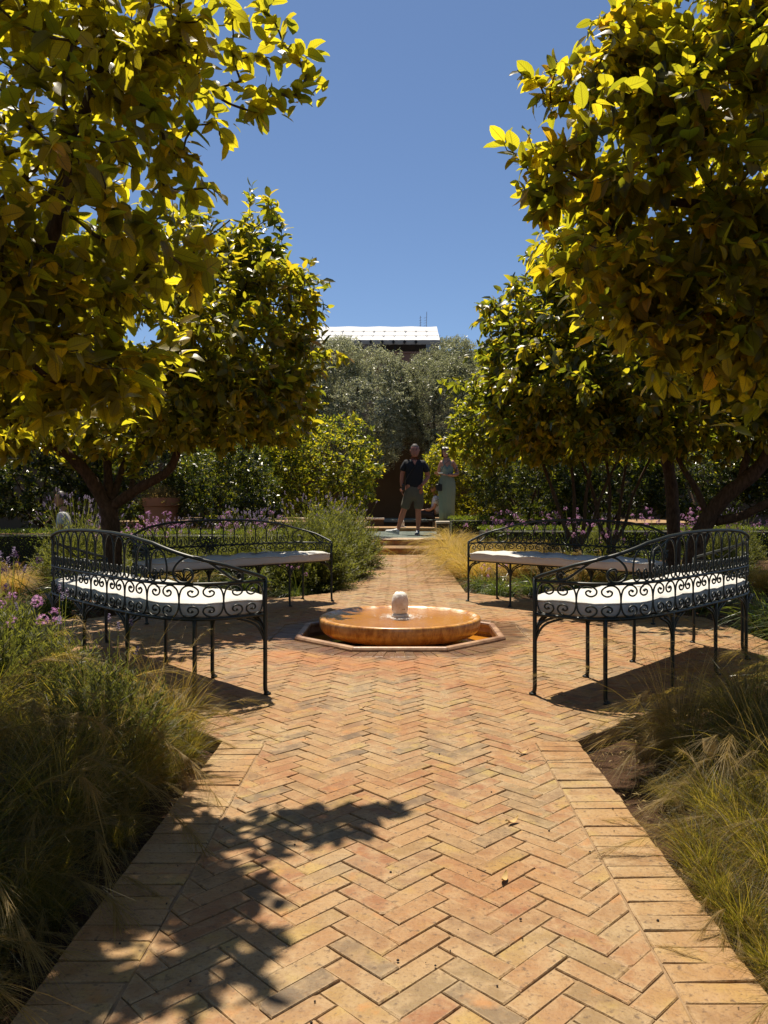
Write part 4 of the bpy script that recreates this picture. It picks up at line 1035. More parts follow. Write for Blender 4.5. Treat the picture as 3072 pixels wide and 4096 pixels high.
# ---- orange trees, round and bushy, at the back
def orange_master(seed, lab, mt):
    b = (0, 0, 0)
    lb = [(lin((0, 0, 0), (.02, 0, .25), (0, .02, .5)), .07, .055)]
    for a in range(5): lb.append((lin((0, 0, .45), (.35*math.cos(a*1.26), .35*math.sin(a*1.26), .85), (.75*math.cos(a*1.26+.2), .75*math.sin(a*1.26+.2), 1.5)), .035, .012))
    r_ = random.Random(seed); bl = [((0, 0, 1.5), (1.12, 1.12, 1.0))]
    for _ in range(6): a = r_.uniform(0, 6.28); z = r_.uniform(.9, 2.2); bl.append(((math.cos(a)*.75, math.sin(a)*.75, z), (.45, .45, .42)))
    return tree('orange_tree', lab, 'tree', 'round orange trees at the back of the garden', b, lb, bl, 1900, .09, 'mid', mt, per=9, seed=seed, shell=.72, small=True, wl=.36, droop=.1, length=.17, twig_r=.002, upn=.6)
om = [orange_master(81, '', M['leaf_orange']), orange_master(82, '', M['leaf_orange_shaded'])]
ospots = [(-1.5, 15.2, 1.12, 'round bright orange tree left of the standing man, gap beside the wall'), (-3.0, 13.2, .80, 'low orange tree with yellow shoots just right of the terracotta pot'), (-4.6, 14.0, 1.0, 'orange tree directly behind the terracotta pot'),
    (-6.6, 14.2, 1.08, 'orange tree seen through the fork of the left trunk'), (-8.8, 14.5, 1.1, 'orange tree at the far left edge of the garden'), (-3.6, 17.0, 1.1, 'second row orange tree behind the low one on the left'),
    (1.75, 20.0, 1.05, 'bright orange tree right behind the woman in the long dress'), (2.5, 15.0, .98, 'orange tree right of the woman, its right half in shade'), (4.1, 15.2, 1.0, 'orange tree behind the leftmost dark stems'),
    (5.8, 15.0, 1.06, 'orange tree behind the straight bare trunk'), (7.6, 14.6, 1.06, 'orange tree behind the leaning trunk on the right'), (9.4, 14.8, 1.1, 'orange tree at the far right edge of the garden'), (3.4, 18.5, 1.1, 'second row orange tree between the woman and the dark stems')]
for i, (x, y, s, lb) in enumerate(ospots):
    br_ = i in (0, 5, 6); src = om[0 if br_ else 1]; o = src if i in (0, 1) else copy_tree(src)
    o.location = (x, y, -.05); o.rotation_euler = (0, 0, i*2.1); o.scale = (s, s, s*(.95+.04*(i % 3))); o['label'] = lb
# ---- olive trees
def olive_master(seed):
    lb = [(lin((0, 0, 0), (.1, 0, .8), (-.05, .05, 1.6), (.1, 0, 2.4)), .16, .10)]
    for a in range(6): lb.append((lin((.05, 0, 2.0), (.7*math.cos(a*1.05), .7*math.sin(a*1.05), 2.9), (1.3*math.cos(a*1.05+.2), 1.2*math.sin(a*1.05+.2), 4.0+.4*(a % 2))), .07, .02))
    r_ = random.Random(seed); bl = [((0, 0, 3.6), (1.7, 1.4, 1.5))]
    for _ in range(16): a = r_.uniform(0, 6.28); z = r_.uniform(1.9, 5.1); q = 1-abs(z-3.4)/2.6; bl.append(((math.cos(a)*1.35*q, math.sin(a)*1.1*q, z), (.62, .55, .62)))
    return tree('olive_tree', '', 'tree', 'silvery olive trees before the wall', (0, 0, 0), lb, bl, 6500, .08, 'mid', M['leaf_olive'], per=13, seed=seed, shell=.66, small=True, wl=.27, droop=-.05, length=.34, twig_r=.002, upn=.4)
vm = [olive_master(91), olive_master(92)]
vspots = [(-1.25, 22.6, 1.05, .98, 'silver grey olive tree under the white tent, left of the gap over the man'), (1.35, 22.9, .95, 1.0, 'olive tree rising in front of the right end of the white tent'), (-3.6, 23.0, 1.08, 1.0, 'olive tree mostly hidden behind the left lemon tree'), (3.6, 23.4, 1.1, 1.02, 'olive tree with a thin top shoot right of the tent'), (-6.8, 23.2, 1.1, .95, 'olive tree furthest left along the wall'), (7.0, 23.4, 1.1, .95, 'olive tree furthest right along the wall')]
for i, (x, y, s, sz, lb) in enumerate(vspots):
    o = vm[i % 2] if i < 2 else copy_tree(vm[i % 2]); o.location = (x, y, -.05); o.rotation_euler = (0, 0, i*1.7+.4); o.scale = (s*1.08, s*1.08, sz*1.06); o['label'] = lb
print('trees ok')
# ------------------------------------------------------------------ bed plants
def dirs(n, spread, az=None, azs=None):
    a = rng.uniform(0, 6.283, n) if az is None else rng.normal(az, azs, n)
    e = np.abs(rng.normal(0, spread, n)); return np.stack([np.cos(a)*np.sin(e), np.sin(a)*np.sin(e), np.cos(e)], 1)
def base_pts(n, r): a = rng.uniform(0, 6.283, n); q = r*np.sqrt(rng.uniform(0, 1, n)); return np.stack([np.cos(a)*q, np.sin(a)*q, np.zeros(n)], 1)
def one(name, kids):
    """one plant: Empty with the given (part name, mesh) pairs"""
    t = link(name, None)
    for nm, me in kids:
        o = link(nm, me, t)
        if nm not in ('stem',): o['kind'] = 'stuff'
    return t
def feather(seed, n, H, mat, w_=.0016, spread=.34, bend=.5, plumes=10, pl=.16, segs=6, r=.06):
    global rng; rng = np.random.default_rng(seed)
    P = base_pts(n, r); D = dirs(n, spread); D = norm(D+P*2.0); L = H*rng.uniform(.55, 1.15, n)
    g = ribbons(P, D, L, np.full(n, w_)*rng.uniform(.7, 1.3, n), rng.uniform(.35, 1.0, n)*bend*2, segs, sway=.02)
    m = int(n*.12); P2 = base_pts(m, r*1.2); D2 = dirs(m, spread*2.2)
    g2 = ribbons(P2, D2, H*rng.uniform(.3, .6, m), np.full(m, w_), rng.uniform(.6, 1.6, m), 4, rnd=rng.uniform(.85, 1, m))
    kids = [('blades', fmesh('blades', [g, g2], mat))]
    if plumes:
        q = plumes; P3 = base_pts(q, r); D3 = dirs(q, spread*.9); D3 = norm(D3+P3*2); L3 = H*rng.uniform(1.0, 1.35, q); b3 = rng.uniform(.5, 1.1, q)
        gs = ribbons(P3, D3, L3, np.full(q, w_*1.2), b3, 8); parts = [gs]
        V = gs[0].reshape(q, 9, 2, 3).mean(2)
        for i in range(q):
            k_ = 70; f = rng.uniform(.66, 1.0, k_)*8; j = np.minimum(f.astype(int), 7); fr = (f-j)[:, None]; Pp = V[i][j]*(1-fr)+V[i][j+1]*fr; dd = norm(V[i][j+1]-V[i][j])
            parts.append(ribbons(Pp, norm(dd+rng.normal(0, .22, (k_, 3))), pl*rng.uniform(.4, 1, k_), np.full(k_, w_*.55), rng.uniform(.1, .9, k_), 3))
        kids.append(('plume', fmesh('plume', parts, M['plume'])))
    return one('feather_grass', kids)
def strap(seed, n, H, w_=.011, spread=.5, bend=.5, r=.05, mat='leaf_strap'):
    global rng; rng = np.random.default_rng(seed)
    P = base_pts(n, r); D = norm(dirs(n, spread)+P*2); L = H*rng.uniform(.55, 1.15, n)
    side = norm(np.cross(D, np.stack([np.zeros(n), np.zeros(n), np.ones(n)], 1))+rng.normal(0, .2, (n, 3)))
    return [('blades', fmesh('blades', [ribbons(P, D, L, w_*rng.uniform(.7, 1.2, n), rng.uniform(.4, 1.4, n)*bend*2, 6, side=side, tip=.08)], M[mat]))]
def umbels(seed, n, H, r, rad=.028, spread=.25):
    """pink society garlic: scapes and star flower heads"""
    global rng; rng = np.random.default_rng(seed)
    P = base_pts(n, r); D = dirs(n, spread); L = H*rng.uniform(.8, 1.15, n)
    st = ribbons(P, D, L, np.full(n, .0042), rng.uniform(.0, .25, n), 5, tip=.8); tipp = st[0].reshape(n, 6, 2, 3).mean(2)[:, -1]
    m = 14; ti = np.repeat(np.arange(n), m); d = norm(rng.normal(0, 1, (n*m, 3))+np.array([0, 0, .5])); pp = tipp[ti]; e = pp+d*rad*rng.uniform(.7, 1.2, n*m)[:, None]
    fl = []
    for a in range(5):
        an = a*1.2566+rng.uniform(0, 1, n*m)*.2; u = norm(np.cross(d, np.array([.3, .1, 1.0]))); v = np.cross(d, u); q = u*np.cos(an)[:, None]+v*np.sin(an)[:, None]
        fl.append(quad_geo(e, norm(q+d*.5), d, np.full(n*m, .012), np.full(n*m, .0065)))
    pd = ribbons(pp, d, np.full(n*m, rad*.95), np.full(n*m, .0016), np.zeros(n*m), 1)
    return [('scape', fmesh('scape', [st, pd], M['leaf_strap'])), ('flower', fmesh('flower', fl, M['pink']))]
def tulbaghia(seed, H=.42, n=190, fl=14):
    k = strap(seed, n, H*.8, .0075, .42, .45, .09)+umbels(seed+1, fl, H*1.25, .10); return one('society_garlic', k)
def lavender(seed, R_, H, ns=420, spikes=45, leaf=.030, spike_h=.22, spike_col='purple', lw=.16, per=26):
    """lavender bush: radiating leafy shoots with flower spikes on thin stalks above"""
    global rng; rng = np.random.default_rng(seed)
    P = base_pts(ns, R_*.28); D = norm(np.stack([rng.normal(0, .75, ns), rng.normal(0, .75, ns), np.abs(rng.normal(.75, .5, ns))], 1)+P/R_)
    ext = 1/np.sqrt((D[:, 0]**2+D[:, 1]**2)/R_**2+D[:, 2]**2/H**2); L = ext*rng.uniform(.72, 1.04, ns)
    st = ribbons(P, D, L, np.full(ns, .003), rng.uniform(-.25, .15, ns), 4, tip=.5)
    C = st[0].reshape(ns, 5, 2, 3).mean(2)
    i = np.tile(np.arange(per), ns); si = np.repeat(np.arange(ns), per); f = (.30+.70*(i+rng.uniform(0, 1, len(i)))/per)*4; f = np.minimum(f, 3.999); j = f.astype(int); fr = (f-j)[:, None]
    pp = C[si, j]*(1-fr)+C[si, j+1]*fr; dd = norm(C[si, j+1]-C[si, j]); a = rng.uniform(0, 6.28, len(i)); u = norm(np.cross(dd, np.array([.2, .3, 1.0]))); v = np.cross(dd, u)
    ld = norm(dd*.9+(u*np.cos(a)[:, None]+v*np.sin(a)[:, None])*.8+np.array([0, 0, .15]))
    lv = quad_geo(pp, ld, norm(rng.normal(0, .5, (len(i), 3))+np.array([0, 0, .8])), leaf*rng.uniform(.6, 1.2, len(i)), np.full(len(i), leaf*lw))
    kids = [('stalks', fmesh('stalks', [st], M['leaf_lavender'])), ('foliage', fmesh('foliage', [lv], M['leaf_lavender']))]
    if spikes:
        q = spikes; P2 = base_pts(q, R_*.5); P2[:, 2] = H*.55; D2 = norm(dirs(q, .33)+P2*np.array([1.2, 1.2, 0])); L2 = (H*.45+spike_h*rng.uniform(.55, 1.2, q))
        s2_ = ribbons(P2, D2, L2, np.full(q, .0032), rng.uniform(-.1, .25, q), 5, tip=.8); C2 = s2_[0].reshape(q, 6, 2, 3).mean(2); tip_ = C2[:, -1]; dt = norm(C2[:, -1]-C2[:, -2])
        m = 34; ti = np.repeat(np.arange(q), m); h = np.tile(np.linspace(0, 1, m), q); a = rng.uniform(0, 6.28, q*m); dd = dt[ti]; u = norm(np.cross(dd, np.array([.2, .3, 1.0]))); v = np.cross(dd, u); rd = u*np.cos(a)[:, None]+v*np.sin(a)[:, None]
        fl = quad_geo(tip_[ti]+dd*(h*.035-.015)[:, None]+rd*.0015, norm(rd+dd*.7), norm(dd-rd), np.full(q*m, .0095)*(1.1-.5*h), np.full(q*m, .006))
        kids += [('flower_stalk', fmesh('flower_stalk', [s2_], M['leaf_lavender'])), ('flower_spike', fmesh('flower_spike', [fl], M[spike_col]))]
    return one('lavender_bush', kids)
PL = {}
def put(key, maker, x, y, label, cat, group, s=1, rz=None, sz=None, z=-.045):
    """first use places the master, later uses copies"""
    if key not in PL: o = maker(); PL[key] = o
    else: o = copy_tree(PL[key])
    o.location = (x, y, z); o.rotation_euler = (0, 0, random.uniform(0, 6.28) if rz is None else rz); o.scale = (s, s, sz or s)
    o['label'] = label; o['category'] = cat; o['group'] = group; return o
FG = [lambda: feather(101, 520, .55, M['grass_green'], .0030, .30, .50, 5), lambda: feather(102, 460, .62, M['grass_green'], .0030, .34, .62, 7, .17), lambda: feather(103, 620, .42, M['grass_green'], .0026, .40, .34, 4)]
G1 = 'feather grass clumps of the near left bed'
for i, (x, y, s, kx, lb) in enumerate([(-.86, 1.30, .62, 1, 'arching feather grass clump at the bottom left corner, plumes over the border'), (-.95, 1.62, .85, 1, 'feather grass clump with long drooping plumes on the left edge'), (-.88, 1.98, .8, 0, 'feather grass clump leaning on the shaded left border'),
    (-1.25, 1.95, 1.0, 1, 'tall plumed feather grass at the left picture edge'), (-1.02, 2.3, .95, 0, 'dense brown based feather grass in the shaded left bed'), (-1.45, 2.45, 1.0, 1, 'feather grass with swept plumes behind the left corner grasses'),
    (-.84, 2.42, .8, 0, 'small feather grass clump at the left border below the lavender'), (-.83, 2.85, .72, 2, 'bright yellow green feather grass spilling over the paving at the near left bench'), (-.95, 3.02, .62, 2, 'thin feather grass clump standing before the near left bench leg'), (-.74, 2.66, .5, 2, 'low tuft of grass at the corner where path and plaza meet on the left'), (-1.15, 2.75, .9, 1, 'tall golden feather grass rising between the left lavenders'), (-1.5, 2.7, 1.1, 0, 'tall feather grass at the left edge in front of the lavender'), (-1.6, 2.2, 1.1, 1, 'feather grass cut by the left picture edge'), (-1.05, 2.0, .9, 1, 'feather grass leaning to the right over the left bed'), (-.82, 1.62, .6, 0, 'short feather grass touching the shaded left border'), (-.80, 2.2, .7, 2, 'fine grass tuft halfway along the left border'), (-1.3, 2.7, .8, 0, 'feather grass clump wedged between two lavender bushes')]):
    put('fg%d' % kx, FG[kx], x, y, lb, 'grass clump', G1, s)
G2 = 'feather grass clumps of the near right bed'
for i, (x, y, s, kx, lb) in enumerate([(.83, 1.42, .55, 2, 'green grass tuft at the bottom right corner beside the border'), (.92, 1.62, .66, 2, 'green grass clump overhanging the lower right border'), (1.0, 1.86, .72, 2, 'full green grass clump at the right picture edge'), (.90, 2.0, .5, 2, 'low grass tuft beside the right border bricks'),
    (1.12, 2.12, .8, 0, 'green grass clump with one arched pale plume on the right'), (1.05, 2.38, .66, 1, 'brown and green grass clump around the curled dry leaf'), (.98, 2.62, .62, 1, 'reddish based grass clump near the paving corner on the right'), (1.18, 2.78, .72, 1, 'wispy plumed grass in front of the near right bench leg'),
    (1.38, 2.52, .85, 1, 'arching plumed grass right of the brown clump'), (1.5, 2.9, .9, 1, 'tall pale plumed grass in the dark right bed'), (1.35, 3.1, .6, 0, 'thin stalked grass clump beside the shadow of the near right bench'), (1.25, 1.72, .9, 2, 'grass clump cut by the right picture edge low down'), (1.75, 3.2, .8, 1, 'feather grass at the right picture edge below the strap leaves'), (.80, 2.28, .3, 2, 'tiny grass tuft on bare soil beside the right border'), (1.15, 1.5, .8, 2, 'dense green grass filling the lower right corner'), (1.35, 2.0, .9, 2, 'dense green grass at the right edge above the corner'), (.86, 2.1, .5, 0, 'upright grass tuft at the right border halfway up'), (.95, 2.45, .6, 0, 'brown green upright grass before the right bench shadow'), (1.15, 2.55, .85, 1, 'tall thin golden stalks in the right bed'), (1.3, 2.85, .9, 0, 'dense tall grass below the near right bench'), (1.6, 2.6, 1.0, 1, 'tall grass at the right edge beneath the bench'), (.88, 1.22, .5, 2, 'grass tuft at the very bottom right'), (1.3, 2.3, .8, 0, 'green grass behind the curled dry leaf'), (1.02, 2.12, .55, 2, 'short green grass beside the soil patch'), (.86, 1.78, .42, 2, 'low green tuft touching the right border'), (2.25, 3.9, .75, 1, 'golden plumed grass at the right picture edge level with the bench seat')]):
    put('fg%d' % kx, FG[kx], x, y, lb, 'grass clump', G2, s)
stalk = lambda: feather(104, 70, .80, M['grass_gold'], .0022, .16, .22, 10, .10, r=.10)
for x, y, s_, lb in ((-.95, 2.55, .8, 'thin golden stalks standing over the left bed in front of the bench'), (-1.25, 2.25, .85, 'thin golden stalks in the middle of the left bed'), (-.92, 2.1, .6, 'short golden stalks near the shaded left border'), (-.9, 2.95, .62, 'thin golden stalks crossing the legs of the near left bench'),
    (1.0, 2.75, .72, 'thin golden stalks rising before the near right bench legs'), (1.3, 2.7, .8, 'thin golden stalks over the dark right bed'), (1.1, 2.2, .62, 'golden stalks behind the curled dry leaf'), (1.25, 1.9, .7, 'golden stalks at the right picture edge'), (1.7, 3.1, .85, 'golden stalks under the right end of the near right bench')):
    put('gs', stalk, x, y, lb, 'grass stalks', 'thin golden grass stalks', s_)
for i, (x, y, s_) in enumerate(((.70, 1.22, .36), (.71, 1.34, .42), (.70, 1.46, .38), (.71, 1.58, .44), (.71, 1.70, .42), (.72, 1.82, .46), (.74, 1.95, .4), (.86, 1.75, .6), (.88, 1.92, .6), (.9, 2.12, .6), (.95, 1.35, .6), (1.0, 1.55, .66), (1.05, 1.72, .7), (.98, 2.05, .6), (1.12, 1.95, .7), (1.1, 2.4, .7), (1.2, 2.2, .7), (.95, 2.8, .4), (-.72, 1.30, .34), (-.74, 1.62, .4), (-.73, 1.98, .4), (-.74, 2.45, .4), (-.80, 1.5, .45), (-.82, 1.8, .5), (-.82, 2.3, .5), (-.79, 2.55, .42), (-.98, 1.45, .6), (-1.1, 1.7, .8))):
    put('fg2', FG[2], x, y, 'upright green grass tuft along the '+('right' if x > 0 else 'left')+' border of the near path', 'grass clump', 'upright grass tufts along the '+('right' if x > 0 else 'left')+' border', s_)
# near left lavender and society garlic
LV = [lambda: lavender(201, .30, .44, 520, 5, .036, .12, lw=.17), lambda: lavender(202, .44, .60, 900, 60, .036, .22, lw=.2, per=30), lambda: lavender(203, .46, .74, 1100, 20, .042, .12, lw=.2, per=34)]
G3 = 'lavender bushes of the garden beds'
for x, y, s, kx, lb in [(-1.0, 2.62, .85, 0, 'green lavender bush at the left border, one purple spike against the sunlit paving'), (-1.38, 3.02, .95, 0, 'lavender bush in front of the near left bench scrollwork'), (-1.6, 3.0, 1.2, 0, 'darker lavender bush at the left picture edge before the bench'), (-1.85, 3.45, 1.15, 0, 'lavender bush at the far left end of the near left bench'),
    (-3.45, 8.3, 1.2, 1, 'pale lit lavender mound with tall grey spikes left of the dark trunk'), (-.98, 7.95, 1.12, 2, 'big rounded lavender bush beside the end of the far left bench'), (-.84, 9.0, 1.15, 2, 'lavender bush against the left edge of the far path, darkest at its foot'), (-.76, 10.4, 1.18, 2, 'lavender bush with many grey spikes left of the far path'), (-1.75, 8.7, 1.0, 1, 'lavender bush with spikes behind the right half of the far left bench'), (-2.4, 8.3, .9, 1, 'lavender bush behind the middle of the far left bench'), (-1.9, 10.2, 1.0, 1, 'lavender bush with tall spikes below the orange trees on the left'), (-3.6, 9.3, .9, 1, 'lavender bush in front of the terracotta pot'),
    (3.2, 12.2, .9, 1, 'pale lavender bush between the dark stems on the right'), (5.2, 12.0, 1.0, 1, 'pale lavender bush beyond the straight trunk'), (6.3, 11.2, 1.0, 1, 'pale lavender bush at the far right beyond the hedge'), (3.7, 8.9, .8, 2, 'yellow green bush at the right picture edge behind the bench'), (-.95, 11.6, 1.0, 1, 'lavender bush left of the steps')]:
    put('lv%d' % kx, LV[kx], x, y, lb, 'lavender', G3, s)
TB = [lambda: tulbaghia(301, .50, 200, 7), lambda: tulbaghia(302, .60, 170, 14)]
G4 = 'pink society garlic clumps'
for x, y, s, kx, lb in [(-1.52, 3.12, .78, 0, 'society garlic with pink heads at the left picture edge before the bench'), (-1.72, 3.35, .85, 0, 'society garlic, its pink star heads beside the left end of the bench'), (-2.6, 5.2, .9, 0, 'society garlic in shade left of the dark trunk'), (-2.75, 8.9, 1, 1, 'pink flowering clump right of the dark trunk'), (-3.2, 9.6, 1, 1, 'pink flowering clump below the terracotta pot'), (-2.2, 9.6, 1, 1, 'pink flowering clump behind the middle of the far left bench'), (-3.3, 8.4, .9, 1, 'pink flowering clump just right of the forked trunk base'), (-1.6, 9.5, 1, 1, 'pink flowering clump near the big lavender'),
    (-1.0, 7.35, .6, 0, 'few pink heads before the big lavender bush'), (.92, 7.4, .55, 0, 'two pink heads low at the end of the far right bench'), (1.3, 9.6, 1, 1, 'pink heads rising from the golden grass right of the path'), (1.9, 9.9, 1, 1, 'pink heads behind the left part of the far right bench'), (1.6, 11.4, 1, 1, 'pink clump at the hedge foot near the woman'), (2.6, 11.8, 1.05, 1, 'pink clump between the hedge and the leftmost dark stems'), (3.9, 11.9, 1.05, 1, 'dense pink clump behind the dark stems'), (4.5, 11.6, 1.05, 1, 'dense pink clump left of the straight trunk'), (3.5, 9.1, 1, 1, 'pink clump right of the straight trunk before the hedge'), (5.0, 9.2, 1, 1, 'pink clump at the right picture edge over the bench'), (4.2, 9.4, 1, 1, 'pink clump above the top rail of the near right bench'), (2.3, 8.6, .9, 1, 'pink heads seen through the far right bench back')]:
    put('tb%d' % kx, TB[kx], x, y, lb, 'flowers', G4, s)
# strap leaved clumps
ST = [lambda: one('strap_leaf_clump', strap(401, 230, .42, .011, .60, .5, .10)), lambda: one('strap_leaf_clump', strap(402, 260, .52, .009, .5, .45, .10))]
G5 = 'strap leaved green clumps'
for x, y, s, kx, lb in [(1.02, 7.55, .95, 0, 'bright strap leaved clump at the end of the far right bench'), (1.35, 7.75, 1, 0, 'strap leaved clump under the far right bench, left leg'), (.88, 8.1, .9, 0, 'strap leaved clump at the path edge below the golden grass'), (1.75, 7.5, 1, 0, 'strap leaved clump behind the far right bench legs'), (2.2, 7.2, 1, 0, 'dark strap leaved clump under the lemon tree behind the right bench'), (2.55, 6.5, 1.1, 1, 'dark strap leaved clump seen through the near right bench back'),
    (2.55, 5.3, 1.1, 1, 'black shaded strap leaved clump right of the near right bench'), (2.5, 4.55, .95, 1, 'strap leaved clump reaching over the paving at the right picture edge'), (2.75, 4.9, 1.1, 1, 'strap leaved clump furthest right beyond the bench'), (1.95, 3.55, .85, 1, 'shaded strap leaves beyond the plumed grass on the right'), (2.2, 3.4, .9, 1, 'shaded strap leaved clump low at the right picture edge'),
    (-1.5, 7.5, 1, 1, 'dark strap leaved clump behind the far left bench, right part'), (-1.9, 7.15, 1, 1, 'dark strap leaved clump behind the far left bench, middle'), (-2.3, 6.7, 1.05, 1, 'dark strap leaved clump at the foot of the left trunk'), (-2.75, 6.15, 1.1, 1, 'strap leaved clump seen through the hoops of the near left bench'), (-1.05, 7.6, .8, 0, 'narrow leaved clump under the big lavender'), (-3.1, 7.5, 1, 1, 'strap leaved clump behind the trunk on the left'), (-3.0, 4.15, .9, 1, 'shaded strap leaved clump at the left picture edge'), (-2.35, 3.95, .8, 1, 'strap leaved clump at the left end of the near left bench')]:
    put('st%d' % kx, ST[kx], x, y, lb, 'plant', G5, s)
# golden grass
GG = [lambda: feather(501, 1100, .66, M['grass_gold'], .0036, .34, .45, 16, .18, r=.12), lambda: feather(502, 1000, .60, M['grass_gold'], .0036, .38, .5, 12, .16, r=.12)]
G6 = 'golden dry grass clumps'
for x, y, s, kx, lb in [(.88, 8.6, 1.0, 0, 'golden grass clump at the right of the far path, nearest the bench'), (.80, 9.4, 1.05, 1, 'golden grass clump leaning on the right path edge'), (1.3, 9.1, 1.05, 0, 'golden grass clump behind the end of the far right bench'), (.76, 10.3, 1.05, 0, 'golden grass clump halfway to the steps'), (1.4, 10.2, 1, 1, 'golden grass clump behind the one at the path edge'), (.74, 11.2, 1.1, 1, 'golden grass clump before the lower step'), (.80, 12.3, 1.05, 0, 'golden grass clump touching the lower step on the right'), (1.7, 9.4, 1, 1, 'golden grass seen through the far right bench back'), (2.1, 8.3, .95, 1, 'golden grass behind the middle of the far right bench'), (1.9, 10.9, .9, 0, 'golden grass clump before the hedge, right of the path'),
    (1.05, 13.7, .9, 1, 'golden grass beside the second step on the right'), (-.82, 12.3, 1.0, 0, 'golden grass beside the lower step on the left'), (-.92, 13.2, .9, 1, 'golden grass left of the tiled terrace edge'), (-1.15, 16.0, 1, 0, 'golden grass left of the man on the terrace'), (1.35, 13.9, .9, 1, 'golden grass behind the step on the right'), (.95, 14.2, 1.05, 0, 'golden grass hiding the right side of the tiled terrace'), (1.2, 15.7, 1.1, 1, 'golden grass before the low wall under the woman'), (1.0, 14.9, .8, 0, 'golden grass beside the tiled terrace on the right'), (1.7, 12.2, .85, 1, 'golden grass at the left end of the hedge'), (1.12, 16.3, .85, 0, 'golden grass right of the man, at the small spout'), (-2.2, 7.6, .8, 1, 'golden grass behind the far left bench'), (3.8, 7.9, .9, 1, 'golden grass at the right picture edge behind the trunk'), (4.6, 8.2, 1, 0, 'golden grass furthest right under the lemon trees'), (-3.9, 7.7, .8, 1, 'golden grass behind the left end of the near left bench')]:
    put('gg%d' % kx, GG[kx], x, y, lb, 'grass clump', G6, s)
# clipped low hedges
def hedge(x0, x1, y0, y1, h, seed, label):
    global rng; rng = np.random.default_rng(seed)
    t = thing('clipped_hedge', label, 'hedge', ((x0+x1)/2, (y0+y1)/2, -.045), group='low clipped hedges')
    w2, d2 = (x1-x0)/2, (y1-y0)/2; n = int((x1-x0)*((y1-y0)+2*h)*1500); n = min(n, 26000)
    top = rng.uniform(0, 1, n) < (y1-y0)/((y1-y0)+h); P = np.stack([rng.uniform(-w2, w2, n), np.where(top, rng.uniform(-d2, d2, n), -d2+rng.uniform(-.02, .03, n)), np.where(top, h, rng.uniform(0, h, n))+rng.normal(0, .016, n)], 1)
    D = norm(np.where(top[:, None], [[0, 0, 1.0]], [[0, -1.0, .5]])+rng.normal(0, .5, (n, 3)))
    c = MB(); c.box(-w2+.04, w2-.04, -d2+.05, d2-.04, 0, h-.05); M.setdefault('hedgecore', simple('hedge_twigs', (.02, .02, .01), .9)); c.build('branches', M['hedgecore'], t)
    link('foliage', fmesh('foliage', [quad_geo(P, D, norm(rng.normal(0, 1, (n, 3))+np.array([0, -.3, .6])), rng.uniform(.02, .04, n), rng.uniform(.008, .014, n))], M['hedge']), t, kind='stuff')
hedge(1.35, 7.5, 12.6, 13.5, .50, 601, 'low clipped hedge running right from the golden grass behind the dark stems')
hedge(-7.5, -1.5, 11.4, 12.3, .48, 602, 'low clipped hedge on the left, in front of the terracotta pot')
hedge(.95, 4.0, 14.6, 15.4, .64, 603, 'low clipped hedge in front of the woman in the long dress')
# pot
TPZ = 1.27
tp = thing('terracotta_pot', 'large terracotta pot filled with a dried flowering shrub', 'plant pot', (-4.0, 12.9, -.045))
M['terra'] = simple('terracotta', (.40, .15, .07), .8, var=.3, scale=5, bump=.2)
c = MB(); c.lathe([(.001, 0), (.22, 0), (.25, .1), (.285, .35), (.29, .60), (.30, .68), (.325, .69), (.33, .74), (.325, .80), (.30, .80), (.29, .74), (.001, .73)], 36); c.build('pot_body', M['terra'], tp, smooth=True, auto=45)
tp.scale = (.92, .92, TPZ)
c = MB(); c.lathe([(.294, .48), (.302, .50), (.294, .52)], 36); c.build('rim_band', M['terra'], tp, smooth=True)
sh = lavender(611, .36, .30, 420, 0, .03, .1, lw=.5, per=16); sh.name = 'dried_shrub'
sh.location = (-4.0, 12.9, .86); sh['label'] = 'dry brown shrub growing out of the terracotta pot'; sh['category'] = 'shrub'
for ch in sh.children:
    ch.data.materials.clear(); ch.data.materials.append(M['dryleaf'])
